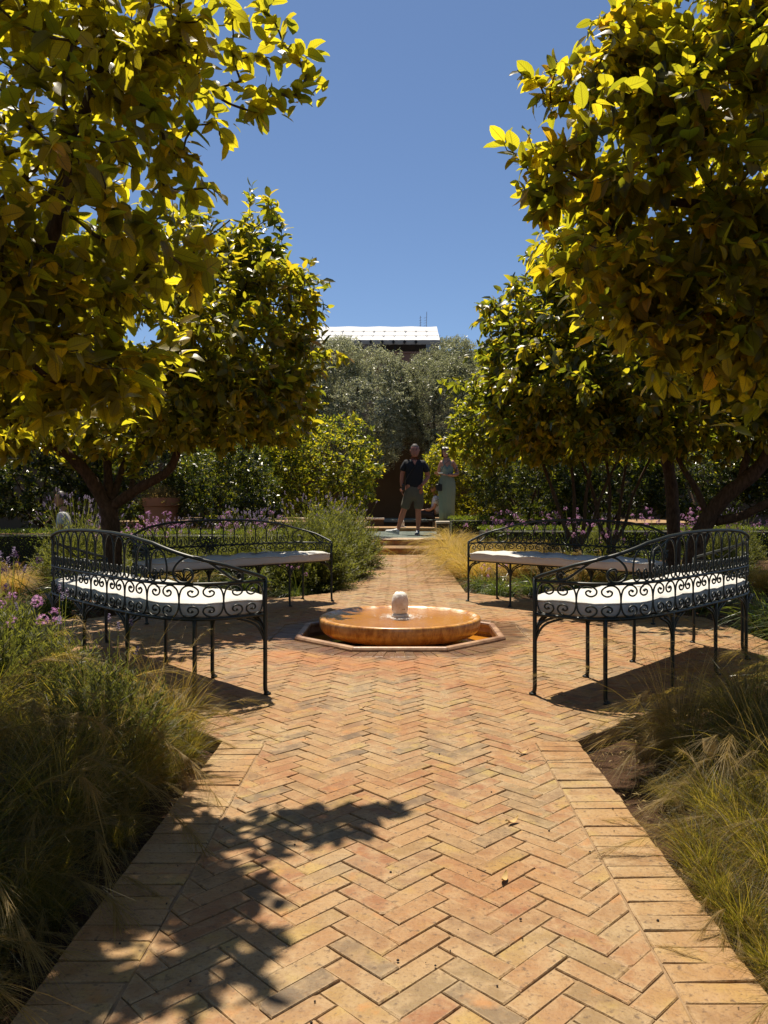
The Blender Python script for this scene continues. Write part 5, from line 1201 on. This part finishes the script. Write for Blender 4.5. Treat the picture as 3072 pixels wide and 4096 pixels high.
# litter: leaves, twigs and seeds on the ground
def litter():
    r_ = random.Random(9); me = LEAFV['near']; M['litterleaf'] = simple('dry_leaf', (.42, .27, .09), .7, var=.3)
    c = MB(); pts = [(-.0, .5), (.16, .42), (.3, .1), (.33, -.15), (.12, -.45), (-.1, -.5), (-.3, -.2), (-.28, .15), (-.16, .4)]
    t = thing('fallen_leaf', 'large curled dry yellow leaf caught in the right grass', 'leaf', (.935, 2.29, .13))
    c = MB(); ring = []
    for i, (x, y) in enumerate(pts): ring.append((x*.09, (y)*.03+.07*abs(x), y*.05+.012*math.sin(i*2)))
    c.add(ring+[(0, -.015, 0)], [(i, (i+1) % 9, 9) for i in range(9)]); c.build('blade', M['litterleaf'], t, smooth=True)
    for x, y, lb in ((.235, 1.735, 'pale dry leaf on the herringbone paving near the right border'), (.30, 2.05, 'small curled leaf on the paving'), (-.16, 3.2, 'tiny dry leaf on the paving before the fountain'), (.42, 2.62, 'small dark leaf on the paving near the right bed corner')):
        c = MB(); n = 9; L = .045
        rows = [[(k_*.007*math.sin(math.pi*(i+.3)/n), (i/n-.5)*L, .003+.003*abs(k_)+.006*(i/n-.5)**2*8) for i in range(n+1)] for k_ in (-1, 0, 1)]
        c.loft(rows, closed=False, caps=False); o = c.build('fallen_leaf', M['litterleaf'], None, smooth=True); o.location = (x, y, .001); o.rotation_euler = (0, 0, r_.uniform(0, 6)); o['label'] = lb; o['category'] = 'leaf'
    M['seed'] = simple('dark_seed', (.03, .018, .012), .8)
    c = MB()
    for i in range(70):
        y = r_.uniform(1.1, 5) if i < 120 else r_.uniform(7.5, 12); x = r_.uniform(-.6, .6)
        if y > 2.9 and y < 7.4: x = r_.uniform(-1.8, 1.8)
        if (x*x+(y-5.12)**2) < .8 or abs(x)+abs(y-5.12) > 2.9 and abs(x) > .62: continue
        s = r_.uniform(.001, .0032); c.lathe([(.0005, 0), (s, s*.5), (s*.8, s*1.2), (.0002, s*1.6)], 6, (x, y, .001))
    c.build('seed_litter', M['seed'], None, kind='stuff')
litter()
# coarse litter over the soil
def mulch():
    global rng; rng = np.random.default_rng(701); n = 20000
    P = np.stack([rng.uniform(-2.6, 2.6, n), rng.uniform(1.1, 4.2, n), np.full(n, -.04)], 1); ok = (np.abs(P[:, 0]) > .66) & ((np.abs(P[:, 0])+np.abs(P[:, 1]-5.12) > 3.05)); P = P[ok]; n = len(P)
    D = norm(rng.normal(0, 1, (n, 3))*np.array([1, 1, .25])); g = quad_geo(P, D, norm(rng.normal(0, .4, (n, 3))+np.array([0, 0, 1])), rng.uniform(.008, .035, n), rng.uniform(.0015, .007, n))
    link('leaf_mulch', fmesh('leaf_mulch', [g], M['dryleaf']), kind='stuff')
M['dryleaf2'] = M['dryleaf']; mulch()
print('beds ok')
# ------------------------------------------------------------------ people
FAT = 1.14
def skin_mesh(name, chains, mat, sub=2):
    """chains: lists of (x, y, z, r[, ry]); points shared by coordinates join the chains; first point is the root"""
    pts, rad, key, edges = [], [], {}, []
    for ch in chains:
        prev = None
        for p in ch:
            kx = (round(p[0], 4), round(p[1], 4), round(p[2], 4))
            if kx not in key: key[kx] = len(pts); pts.append(p[:3]); rad.append((p[3], p[4] if len(p) > 4 else p[3]))
            i = key[kx]
            if prev is not None and prev != i: edges.append((prev, i))
            prev = i
    me = bpy.data.meshes.new('tmp'); me.from_pydata(pts, edges, []); o = bpy.data.objects.new('tmp', me); COL.objects.link(o)
    md = o.modifiers.new('s', 'SKIN'); md.use_smooth_shade = True
    if not me.skin_vertices: 
        bm = bmesh.new(); bm.from_mesh(me); bm.verts.layers.skin.verify(); bm.to_mesh(me); bm.free()
    for i, r in enumerate(rad): me.skin_vertices[0].data[i].radius = (r[0]*FAT, r[1]*FAT); me.skin_vertices[0].data[i].use_root = (i == 0)
    sb = o.modifiers.new('d', 'SUBSURF'); sb.levels = sub; sb.render_levels = sub
    dg = bpy.context.evaluated_depsgraph_get(); m2 = bpy.data.meshes.new_from_object(o.evaluated_get(dg)); m2.name = name
    bpy.data.objects.remove(o); bpy.data.meshes.remove(me)
    m2.materials.clear(); m2.materials.append(mat); m2.polygons.foreach_set('use_smooth', [True]*len(m2.polygons)); return m2
def join_meshes(name, ms, mats):
    bm = bmesh.new()
    for i, m in enumerate(ms):
        n0 = len(bm.faces); bm.from_mesh(m); bm.faces.ensure_lookup_table()
        for f in bm.faces[n0:]: f.material_index = i if len(mats) > 1 else 0
    out = bpy.data.meshes.new(name); bm.to_mesh(out); bm.free()
    for m in mats: out.materials.append(m)
    return out
M['skin'] = simple('skin', (.42, .20, .12), .55, var=.12, scale=9); M['skin_red'] = simple('sunburnt_skin', (.40, .16, .10), .55, var=.12, scale=9)
M['tshirt'] = simple('black_tshirt', (.010, .010, .014), .85, var=.3); M['shorts'] = simple('olive_shorts', (.115, .105, .075), .9, var=.2, scale=14, bump=.3)
M['dress'] = simple('sage_dress', (.20, .245, .175), .85, var=.12, scale=10); M['hair_d'] = simple('dark_hair', (.02, .013, .012), .5); M['hair_g'] = simple('greying_hair', (.07, .06, .055), .7, var=.4, scale=60)
M['shoe'] = simple('white_leather', (.68, .68, .66), .5); M['shoe_g'] = simple('grey_leather', (.20, .21, .22), .6); M['black'] = simple('black_leather', (.01, .01, .01), .45); M['whiteshirt'] = simple('white_cotton', (.5, .5, .52), .85)
M['darkcloth'] = simple('dark_trousers', (.02, .02, .03), .9); M['paper'] = simple('white_paper', (.8, .8, .78), .7); M['tattoo'] = simple('tattoo_ink', (.06, .05, .06), .7); M['eye'] = simple('eye_white', (.6, .58, .55), .3); M['lip'] = simple('lip', (.32, .10, .09), .6)
def head(parent, c, s, mat, hair, kind, yaw=0):
    """face looking to -y; c centre of skull, s head height"""
    c = Vector(c); q = Matrix.Rotation(yaw, 3, 'Z')
    def L(x, y, z): return c+q @ Vector((x*s, y*s, z*s))
    mb = MB()
    # skull with jaw: lathe-like loft of horizontal sections (w, d front, d back, y shift)
    secs = [(-.50, .10, .13, .05, -.13), (-.46, .17, .20, .10, -.11), (-.38, .235, .26, .18, -.07), (-.26, .285, .32, .28, -.02), (-.12, .315, .345, .36, 0), (.02, .33, .35, .40, 0), (.16, .335, .345, .42, 0), (.28, .315, .32, .40, 0), (.38, .26, .25, .33, 0), (.46, .16, .15, .2, 0), (.495, .05, .05, .06, 0)]
    rings = []
    for z, w_, df, db, ys in secs:
        ring = []
        for j in range(20):
            a = 2*math.pi*j/20; x = w_*math.cos(a); y = math.sin(a); y = y*(db if y > 0 else df)+ys
            if -.30 < z < .10 and y < -.25 and abs(x) < .12 : y -= (.05 if z < 0 else .01)*(1-abs(x)/.12)
            ring.append(L(x, y, z))
        rings.append(ring)
    mb.loft(rings)
    mb.loft([[L(x*.05+0, -.33-.0, .08), L(x*.05, -.36, .08)] for x in (-1, 1)], caps=False, closed=False)
    mb.loft([[L(-.02, -.33, .10), L(.02, -.33, .10), L(.02, -.30, .12)], [L(-.035, -.40, -.02), L(.035, -.40, -.02), L(0, -.3, 0)], [L(-.065, -.40, -.10), L(.065, -.40, -.10), L(0, -.30, -.12)]])
    for sx in (-1, 1): mb.loft([[L(sx*(.325+.05*math.cos(a)*0+off), .02+.06*math.cos(a)*k_, -.03+.11*math.sin(a)*k_) for a in [i*.785 for i in range(8)]] for off, k_ in ((-.02, .8), (.045, 1), (.05, .6))])
    h = mb.build('head_skin', mat, parent, smooth=True)
    for sx in (-1, 1):
        e = MB(); e.lathe([(.001, -.03*s), (.030*s, -.015*s), (.034*s, 0), (.03*s, .015*s), (.001, .03*s)], 8, L(sx*.135, -.325, .04)); e.build('eye', M['hair_d'], h, smooth=True)
        e = MB(); e.tube([L(sx*.06, -.365, .11), L(sx*.14, -.365, .13), L(sx*.22, -.31, .105)], .012*s, 5); e.build('eyebrow', M['hair_d'], h)
    e = MB(); e.tube([L(-.10, -.365, -.245), L(0, -.395, -.235), L(.10, -.365, -.245)], [.010*s, .022*s, .010*s], 6); e.build('mouth', M['lip'], h, smooth=True)
    hb = MB(); rings = []
    if kind == 'short':
        for z, g in ((-.10, 0.0), (.05, 1.03), (.2, 1.06), (.34, 1.08), (.45, 1.1), (.53, .8)):
            ring = []
            for j in range(24):
                a = 2*math.pi*j/24; w_ = np.interp(z, [r[0] for r in secs], [r[1] for r in secs]); df = np.interp(z, [r[0] for r in secs], [r[2] for r in secs]); db = np.interp(z, [r[0] for r in secs], [r[3] for r in secs])
                if z > .5: w_, df, db = .16, .16, .2
                front = math.sin(a) < -.35; gg = (g if g else 1.03); zz = z
                if front and z < .32: gg = .90
                if g == 0.0 and math.sin(a) < .2: gg = .9
                x = w_*math.cos(a)*gg; y = math.sin(a); y = y*(db if y > 0 else df)*gg; ring.append(L(x, y, zz))
            rings.append(ring)
        hb.loft(rings)
    else:
        for z, w_, df, db in ((-.52, .30, -.02, .30), (-.35, .40, .05, .40), (-.15, .42, .12, .46), (.05, .42, .22, .50), (.2, .41, .33, .50), (.33, .38, .40, .48), (.46, .26, .30, .36), (.55, .12, .14, .16)):
            ring = []
            for j in range(24):
                a = 2*math.pi*j/24; x = w_*math.cos(a); y = math.sin(a); 
                if y < 0 and z < .22: x = (abs(math.cos(a))*.12+.30)*(1 if math.cos(a) >= 0 else -1) if abs(math.cos(a)) > .05 else .0; y_ = -df*.4 if abs(math.cos(a)) > .3 else .1
                else: y_ = y*(db if y > 0 else df)
                ring.append(L(x+.015*math.sin(j*3+z*9), y_, z+.012*math.sin(j*5)))
            rings.append(ring)
        hb.loft(rings)
    hb.build('hair', hair, h, smooth=True)
    return h
def fingers(cx, base, dirv, side, nrm, curl=.5, sc=1.0, mat=None):
    """palm and five fingers as skinned chains"""
    b_ = Vector(base); d = Vector(dirv).normalized(); s = Vector(side).normalized(); n = Vector(nrm).normalized(); ms = []
    palm_end = b_+d*.085*sc; ch = [[(*b_, .026*sc, .017*sc), (*(b_+d*.04*sc), .036*sc, .016*sc), (*palm_end, .036*sc, .013*sc)]]
    ms.append(skin_mesh('palm', ch, mat, 1))
    for k_, (off, ln) in enumerate(((-.028, .07), (-.010, .080), (.009, .076), (.027, .060))):
        p = b_+d*.07*sc+s*off*sc; dd = d.copy(); c_ = [(*p, .0095*sc)]
        for j in range(3):
            dd = (dd+n*curl*.55).normalized(); p = p+dd*ln*sc/2.4; c_.append((*p, (.0092-.0012*j)*sc))
        ms.append(skin_mesh('finger', [c_], mat, 1))
    p = b_+d*.022*sc-s*.026*sc; dd = (d*.7-s*.7).normalized(); c_ = [(*p, .012*sc)]
    for j in range(2): p = p+dd*.032*sc; c_.append((*p, .0105*sc)); dd = (dd+n*.3+d*.3).normalized()
    ms.append(skin_mesh('thumb', [c_], mat, 1)); return ms
# -- the man: x right in the picture, faces the camera (-y)
MY = 16.2
pm_ = thing('person', 'man in black V neck T shirt, olive knee shorts and white striped trainers, mid stride', 'person', (0, MY, .223))
mx = -.043   # picture centre of his body
def mk(x, y, z, r, r2=None): return (x, y, z, r, r2 if r2 else r)
sh_, hip = 1.545, .98
body = skin_mesh('body', [
    [mk(.00, 0, .98, .150, .11), mk(.0, 0, 1.12, .150, .115), mk(.005, .01, 1.30, .165, .12), mk(.01, .01, 1.47, .150, .105), mk(.012, .0, 1.56, .065, .06), mk(.014, -.01, 1.66, .055, .055)],
    [mk(.01, .01, 1.47, .150, .105), mk(-.165, 0, 1.50, .062), mk(-.215, .0, 1.42, .052), mk(-.25, .01, 1.26, .042), mk(-.262, -.01, 1.13, .038), mk(-.262, -.04, 1.0, .028)],
    [mk(.01, .01, 1.47, .150, .105), mk(.185, 0, 1.49, .062), mk(.245, .0, 1.40, .054), mk(.30, .03, 1.22, .044), mk(.225, -.06, 1.12, .040), mk(.155, -.125, 1.035, .028)],
    [mk(.00, 0, .98, .150, .11), mk(-.10, 0, .88, .10), mk(-.17, -.02, .66, .075), mk(-.225, -.03, .49, .055), mk(-.265, .0, .36, .058), mk(-.315, .03, .20, .038), mk(-.335, .04, .10, .036)],
    [mk(.00, 0, .98, .150, .11), mk(.10, 0, .88, .10), mk(.09, -.02, .66, .075), mk(.085, -.03, .49, .055), mk(.095, .02, .34, .058), mk(.085, .04, .18, .038), mk(.08, .04, .09, .036)]], M['skin_red'])
hl = fingers(0, (-.262, -.045, .985), (-.02, -.1, -1), (0, 1, 0), (1, 0, 0), .5, 1.05, M['skin_red']); hr = fingers(0, (.15, -.13, 1.03), (-.05, -.05, -1), (1, .1, 0), (0, 1, 0), .15, 1.1, M['skin_red'])
def add(name, me, parent): return link(name, me, parent)
bo = add('body', join_meshes('body', [body]+hl+hr, [M['skin_red']]), pm_)
hd = head(bo, (.014, -.02, 1.768), .272, M['skin_red'], M['hair_g'], 'short')
ts = skin_mesh('tshirt', [
    [mk(.00, 0, .90, .175, .135), mk(.0, 0, 1.12, .175, .130), mk(.005, .01, 1.30, .185, .135), mk(.01, .01, 1.47, .170, .118), mk(.012, .005, 1.57, .095, .075)],
    [mk(.01, .01, 1.47, .170, .118), mk(-.165, 0, 1.505, .078), mk(-.215, .0, 1.42, .074), mk(-.238, .0, 1.32, .070)],
    [mk(.01, .01, 1.47, .170, .118), mk(.185, 0, 1.495, .078), mk(.245, .0, 1.40, .074), mk(.275, .01, 1.30, .070)]], M['tshirt'])
add('tshirt', ts, bo)
c = MB(); c.add([(-.045, -.125, 1.565), (.065, -.125, 1.565), (.012, -.146, 1.46)], [(0, 2, 1)]); c.build('neckline_skin', M['skin_red'], bo)
shp = skin_mesh('shorts', [[mk(.00, 0, 1.08, .150, .115), mk(.0, 0, .93, .175, .13)], [mk(.0, 0, .93, .175, .13), mk(-.11, -.01, .80, .125, .115), mk(-.175, -.02, .64, .105, .095), mk(-.21, -.03, .52, .100, .09)], [mk(.0, 0, .93, .175, .13), mk(.10, -.01, .80, .125, .115), mk(.095, -.02, .64, .105, .095), mk(.090, -.03, .515, .100, .09)]], M['shorts'])
add('shorts', shp, bo)
def shoe(parent, heel, toe, up, mat, stripe):
    h, t = Vector(heel), Vector(toe); d = (t-h); L_s = d.length; d.normalize(); u = Vector(up).normalized(); u = (u-d*u.dot(d)).normalized(); s = d.cross(u)
    mb = MB(); rings = []
    for f, w_, hh in ((0, .028, .06), (.06, .036, .095), (.25, .038, .105), (.42, .040, .080), (.62, .046, .058), (.82, .044, .045), (.95, .030, .034), (1, .012, .02)):
        ring = []
        for a in range(12): an = a*math.pi/6; x = math.cos(an)*w_; z = max(0, .5+.5*math.sin(an))*hh; ring.append(h+d*f*L_s+s*x+u*z)
        rings.append(ring)
    mb.loft(rings); o = mb.build('shoe', mat, parent, smooth=True)
    mb = MB(); ring = []
    for f, w_ in ((0, .03), (.2, .041), (.45, .043), (.65, .050), (.85, .047), (1, .02)): ring.append((f, w_))
    out = [h+d*f*L_s*1.01+s*w_ for f, w_ in ring]+[h+d*f*L_s*1.01-s*w_ for f, w_ in ring[::-1]]
    mb.loft([[p-u*.012 for p in out], [p+u*.014 for p in out]]); mb.build('sole', M['shoe'] if mat is M['shoe'] else mat, o)
    for i in range(3):
        f = .36+.10*i
        for sg in (1, -1):
            mb = MB(); q = h+d*f*L_s+s*sg*.0415; mb.loft([[q+u*.02, q+d*.014+u*.02, q+d*.014+u*.02-s*sg*.01, q+u*.02-s*sg*.01], [q-d*.022+u*.068, q-d*.008+u*.068, q-d*.008+u*.068-s*sg*.016, q-d*.022+u*.068-s*sg*.016]]); mb.build('stripe', M['black'], o)
    return o
shoe(bo, (-.325, .05, .015), (-.60, -.06, .075), (.2, 0, 1), M['shoe'], 1)
shoe(bo, (.085, .10, .012), (.05, -.175, .012), (0, 0, 1), M['shoe_g'], 1)
pm_.location.x = (590-0)*0+ (1656.5-1600)/3077*MY
c = MB(); c.tube(crom([(.10, -.10, 1.57), (.02, -.145, 1.45), (-.10, -.155, 1.28), (-.20, -.12, 1.12), (-.23, -.05, 1.06)], 4), .008, 5); c.build('strap', M['black'], bo)
bgm = thing('shoulder_bag', 'small black shoulder bag hanging at the hip of the man in the black T shirt', 'bag', (pm_.location.x-.225, MY-.05, .223+1.07)); 
c = MB(); c.box(-.03, .03, -.07, .05, -.13, .0, ch=.012); c.build('bag_body', M['black'], bgm, smooth=False); c = MB(); c.box(-.034, .034, -.075, -.055, -.07, -.01, ch=.004); c.build('flap', M['black'], bgm)
# -- the woman
WY = 17.6; WX = (1787.5-1600)/3077*WY
pw_ = thing('person', 'dark haired woman in a long sage green dress, tattooed arm, sunglasses on her head', 'person', (WX, WY, .455))
wb = skin_mesh('body', [
    [mk(.0, 0, .92, .150, .11), mk(.0, 0, 1.08, .115, .09), mk(.0, .01, 1.22, .125, .10), mk(.0, .01, 1.33, .115, .085), mk(-.01, .0, 1.41, .05, .05), mk(-.025, -.01, 1.50, .045, .045)],
    [mk(.0, .01, 1.33, .115, .085), mk(-.125, .0, 1.365, .048), mk(-.165, .02, 1.25, .042), mk(-.19, .02, 1.11, .037), mk(-.21, -.10, 1.09, .032), mk(-.225, -.19, 1.10, .024)],
    [mk(.0, .01, 1.33, .115, .085), mk(.13, .0, 1.375, .052), mk(.20, .03, 1.25, .047), mk(.255, .03, 1.10, .042), mk(.15, -.10, 1.075, .036), mk(.0, -.19, 1.075, .025)],
    [mk(.0, 0, .92, .150, .11), mk(-.08, 0, .78, .09), mk(-.075, -.01, .45, .055), mk(-.075, .02, .08, .035), mk(-.08, -.08, .03, .03)],
    [mk(.0, 0, .92, .150, .11), mk(.08, 0, .78, .09), mk(.075, -.01, .45, .055), mk(.075, .02, .08, .035), mk(.08, -.08, .03, .03)]], M['skin'])
h1 = fingers(0, (-.228, -.20, 1.10), (-.15, -.8, .1), (1, -.1, 0), (0, 0, 1), .25, .92, M['skin']); h2 = fingers(0, (-.005, -.195, 1.075), (-1, -.25, .05), (0, -1, 0), (0, 0, 1), .25, .92, M['skin'])
wo_ = add('body', join_meshes('body', [wb]+h1+h2, [M['skin']]), pw_)
head(wo_, (-.035, -.015, 1.60), .225, M['skin'], M['hair_d'], 'bob', .12)
c = MB(); rings = []
for z, w_, d_ in ((.02, .165, .13), (.25, .175, .135), (.55, .185, .14), (.80, .195, .15), (.95, .182, .14), (1.06, .142, .115), (1.12, .140, .118), (1.22, .150, .130), (1.28, .142, .118), (1.33, .10, .09)):
    ring = []
    for j in range(48):
        a = 2*math.pi*j/48; pl_ = 1+(.055 if z < .9 else .012)*math.sin(a*11+z*1.5)*(1 if z < 1.1 else 0)
        zz = z
        if z > 1.25 and math.sin(a) < 0: zz = z-.07*max(0, 1-abs(math.cos(a))*2.2)
        ring.append((w_*math.cos(a)*pl_, d_*math.sin(a)*pl_, zz))
    rings.append(ring)
c.loft(rings); c.build('dress', M['dress'], wo_, smooth=True)
for sx in (-1, 1):
    c = MB(); c.tube(crom([(sx*.075, -.105, 1.29), (sx*.085, -.085, 1.36), (sx*.09, -.01, 1.425), (sx*.08, .08, 1.36)], 4), .009, 5); c.build('shoulder_strap', M['dress'], wo_)
for p, r in (((.222, -.012, 1.25), .028), ((.215, -.02, 1.19), .024), ((.10, -.165, 1.10), .018), ((.03, -.205, 1.10), .014)):
    c = MB(); c.lathe([(.001, -.006), (r, -.004), (r*1.05, .002), (.001, .008)], 10, (0, 0, 0)); o = c.build('tattoo', M['tattoo'], wo_, smooth=True); o.location = p; o.rotation_euler = (1.4, 0, 0)
c = MB()
for sx in (-1, 1): c.lathe([(.001, -.006), (.033, -.005), (.034, .004), (.001, .007)], 14, (sx*.04, 0, 0))
c.tube([(-.02, 0, .0), (.02, 0, 0)], .004, 4)
t = thing('sunglasses', 'dark sunglasses pushed up on the hair of the woman', 'sunglasses', (WX-.035, WY-.115, .455+1.695)); o = c.build('lens', M['black'], t); o.rotation_euler = (.7, 0, 0)
c = MB()
for sx in (-1, 1): c.tube([(sx*.074, 0, 0), (sx*.085, .06, -.01), (sx*.085, .11, -.03)], .003, 4)
c.build('temple', M['black'], t, kind='stuff')
t = thing('food_tray', 'small white paper dish held by the woman', 'dish', (WX-.17, WY-.24, .455+1.10))
c = MB(); c.lathe([(.001, 0), (.05, 0), (.072, .022), (.068, .024), (.048, .006), (.001, .005)], 20); c.build('dish', M['paper'], t, smooth=True)
t = thing('handbag', 'black tasselled handbag on a long strap at the hip of the woman', 'bag', (WX-.175, WY-.12, .455+.87))
c = MB(); c.box(-.075, .06, -.03, .03, -.16, 0, ch=.015); c.build('bag_body', M['black'], t)
c = MB(); c.tube(crom([(-.01, -.02, .0), (.02, -.03, .25), (.10, -.03, .42), (.22, .02, .535), (.27, .10, .55)], 4), .0055, 5); c.build('strap', M['black'], t)
c = MB()
for j in range(7): c.tube([(.0+.006*j-.02, -.035, .02), (.0+.008*j-.025, -.036, -.09)], .003, 4)
c.build('tassel', M['black'], t, kind='stuff')
# -- seated people in the shade
def seated(x, y, z, label, s=1, yaw=0, shirt='whiteshirt'):
    t = thing('person', label, 'person', (x, y, z), yaw)
    b_ = skin_mesh('body', [
        [mk(0, 0, .42, .14, .11), mk(.01, 0, .58, .135, .10), mk(.02, 0, .78, .15, .10), mk(.0, 0, .88, .07, .06), mk(-.03, 0, .98, .05)],
        [mk(.02, 0, .78, .15, .10), mk(-.01, -.16, .82, .05), mk(-.03, -.20, .62, .042), mk(-.16, -.18, .52, .034), mk(-.28, -.16, .53, .026)],
        [mk(.02, 0, .78, .15, .10), mk(-.01, .16, .82, .05), mk(-.03, .20, .62, .042), mk(-.16, .18, .52, .034), mk(-.28, .14, .53, .026)],
        [mk(0, 0, .42, .14, .11), mk(-.10, -.09, .43, .085), mk(-.42, -.10, .47, .062), mk(-.44, -.10, .25, .05), mk(-.43, -.10, .05, .035), mk(-.54, -.10, .03, .032)],
        [mk(0, 0, .42, .14, .11), mk(-.10, .09, .43, .085), mk(-.42, .10, .47, .062), mk(-.44, .10, .25, .05), mk(-.43, .10, .05, .035), mk(-.54, .10, .03, .032)]], M['skin'])
    hs = fingers(0, (-.285, -.16, .53), (-1, .1, -.1), (0, 1, 0), (0, 0, -1), .4, .95, M['skin'])+fingers(0, (-.285, .14, .53), (-1, -.1, -.1), (0, -1, 0), (0, 0, -1), .4, .95, M['skin'])
    bo_ = link('body', join_meshes('body', [b_]+hs, [M['skin']]), t)
    head(bo_, (-.05, 0, 1.09), .235, M['skin'], M['hair_d'], 'short', -1.35)
    link('shirt', skin_mesh('shirt', [[mk(0, 0, .40, .165, .135), mk(.01, 0, .58, .155, .12), mk(.02, 0, .78, .168, .118), mk(.0, 0, .88, .085, .07)], [mk(.02, 0, .78, .168, .118), mk(-.01, -.165, .82, .068), mk(-.03, -.20, .66, .062)], [mk(.02, 0, .78, .168, .118), mk(-.01, .165, .82, .068), mk(-.03, .20, .66, .062)]], M[shirt]), bo_)
    link('trousers', skin_mesh('trousers', [[mk(0, 0, .42, .16, .13), mk(-.10, -.09, .43, .10), mk(-.42, -.10, .47, .078), mk(-.44, -.10, .25, .066), mk(-.43, -.10, .08, .055)], [mk(0, 0, .42, .16, .13), mk(-.10, .09, .43, .10), mk(-.42, .10, .47, .078), mk(-.44, .10, .25, .066), mk(-.43, .10, .08, .055)]], M['darkcloth']), bo_)
    return t
M['stool'] = simple('dark_wood', (.05, .03, .018), .7)
def seat_block(x, y, z, w_, d_, h_, label):
    t = thing('garden_stool', label, 'stool', (x, y, z))
    c = MB(); c.box(-w_, w_, -d_, d_, h_-.04, h_, ch=.008); c.build('seat', M['stool'], t)
    for sx in (-1, 1):
        for sy in (-1, 1): c = MB(); c.box(sx*(w_-.04)-.02, sx*(w_-.04)+.02, sy*(d_-.04)-.02, sy*(d_-.04)+.02, 0, h_-.04); c.build('leg', M['stool'], t)
sx_ = (1738-1600)/3077*20.2
seated(sx_, 20.2, .245-.0+.21-.455+.10+.10, 'seated person in a white T shirt and dark trousers, partly hidden behind the woman') if False else seated(sx_, 19.4, .20, 'seated person in a white T shirt, partly hidden behind the woman')
seat_block(sx_+.02, 19.4, .20-.25+.0, .22, .2, .55-.06+.03, 'dark low stool under the seated person behind the woman')
px_ = (255-1600)/3077*12.4
seated(px_, 12.4, -.14, 'person in a white shirt seated in deep shade behind the lavender on the left', yaw=.3)
seat_block(px_+.02, 12.4, -.12, .24, .22, .30, 'dark stool under the person in the shade on the left')
print('people ok')
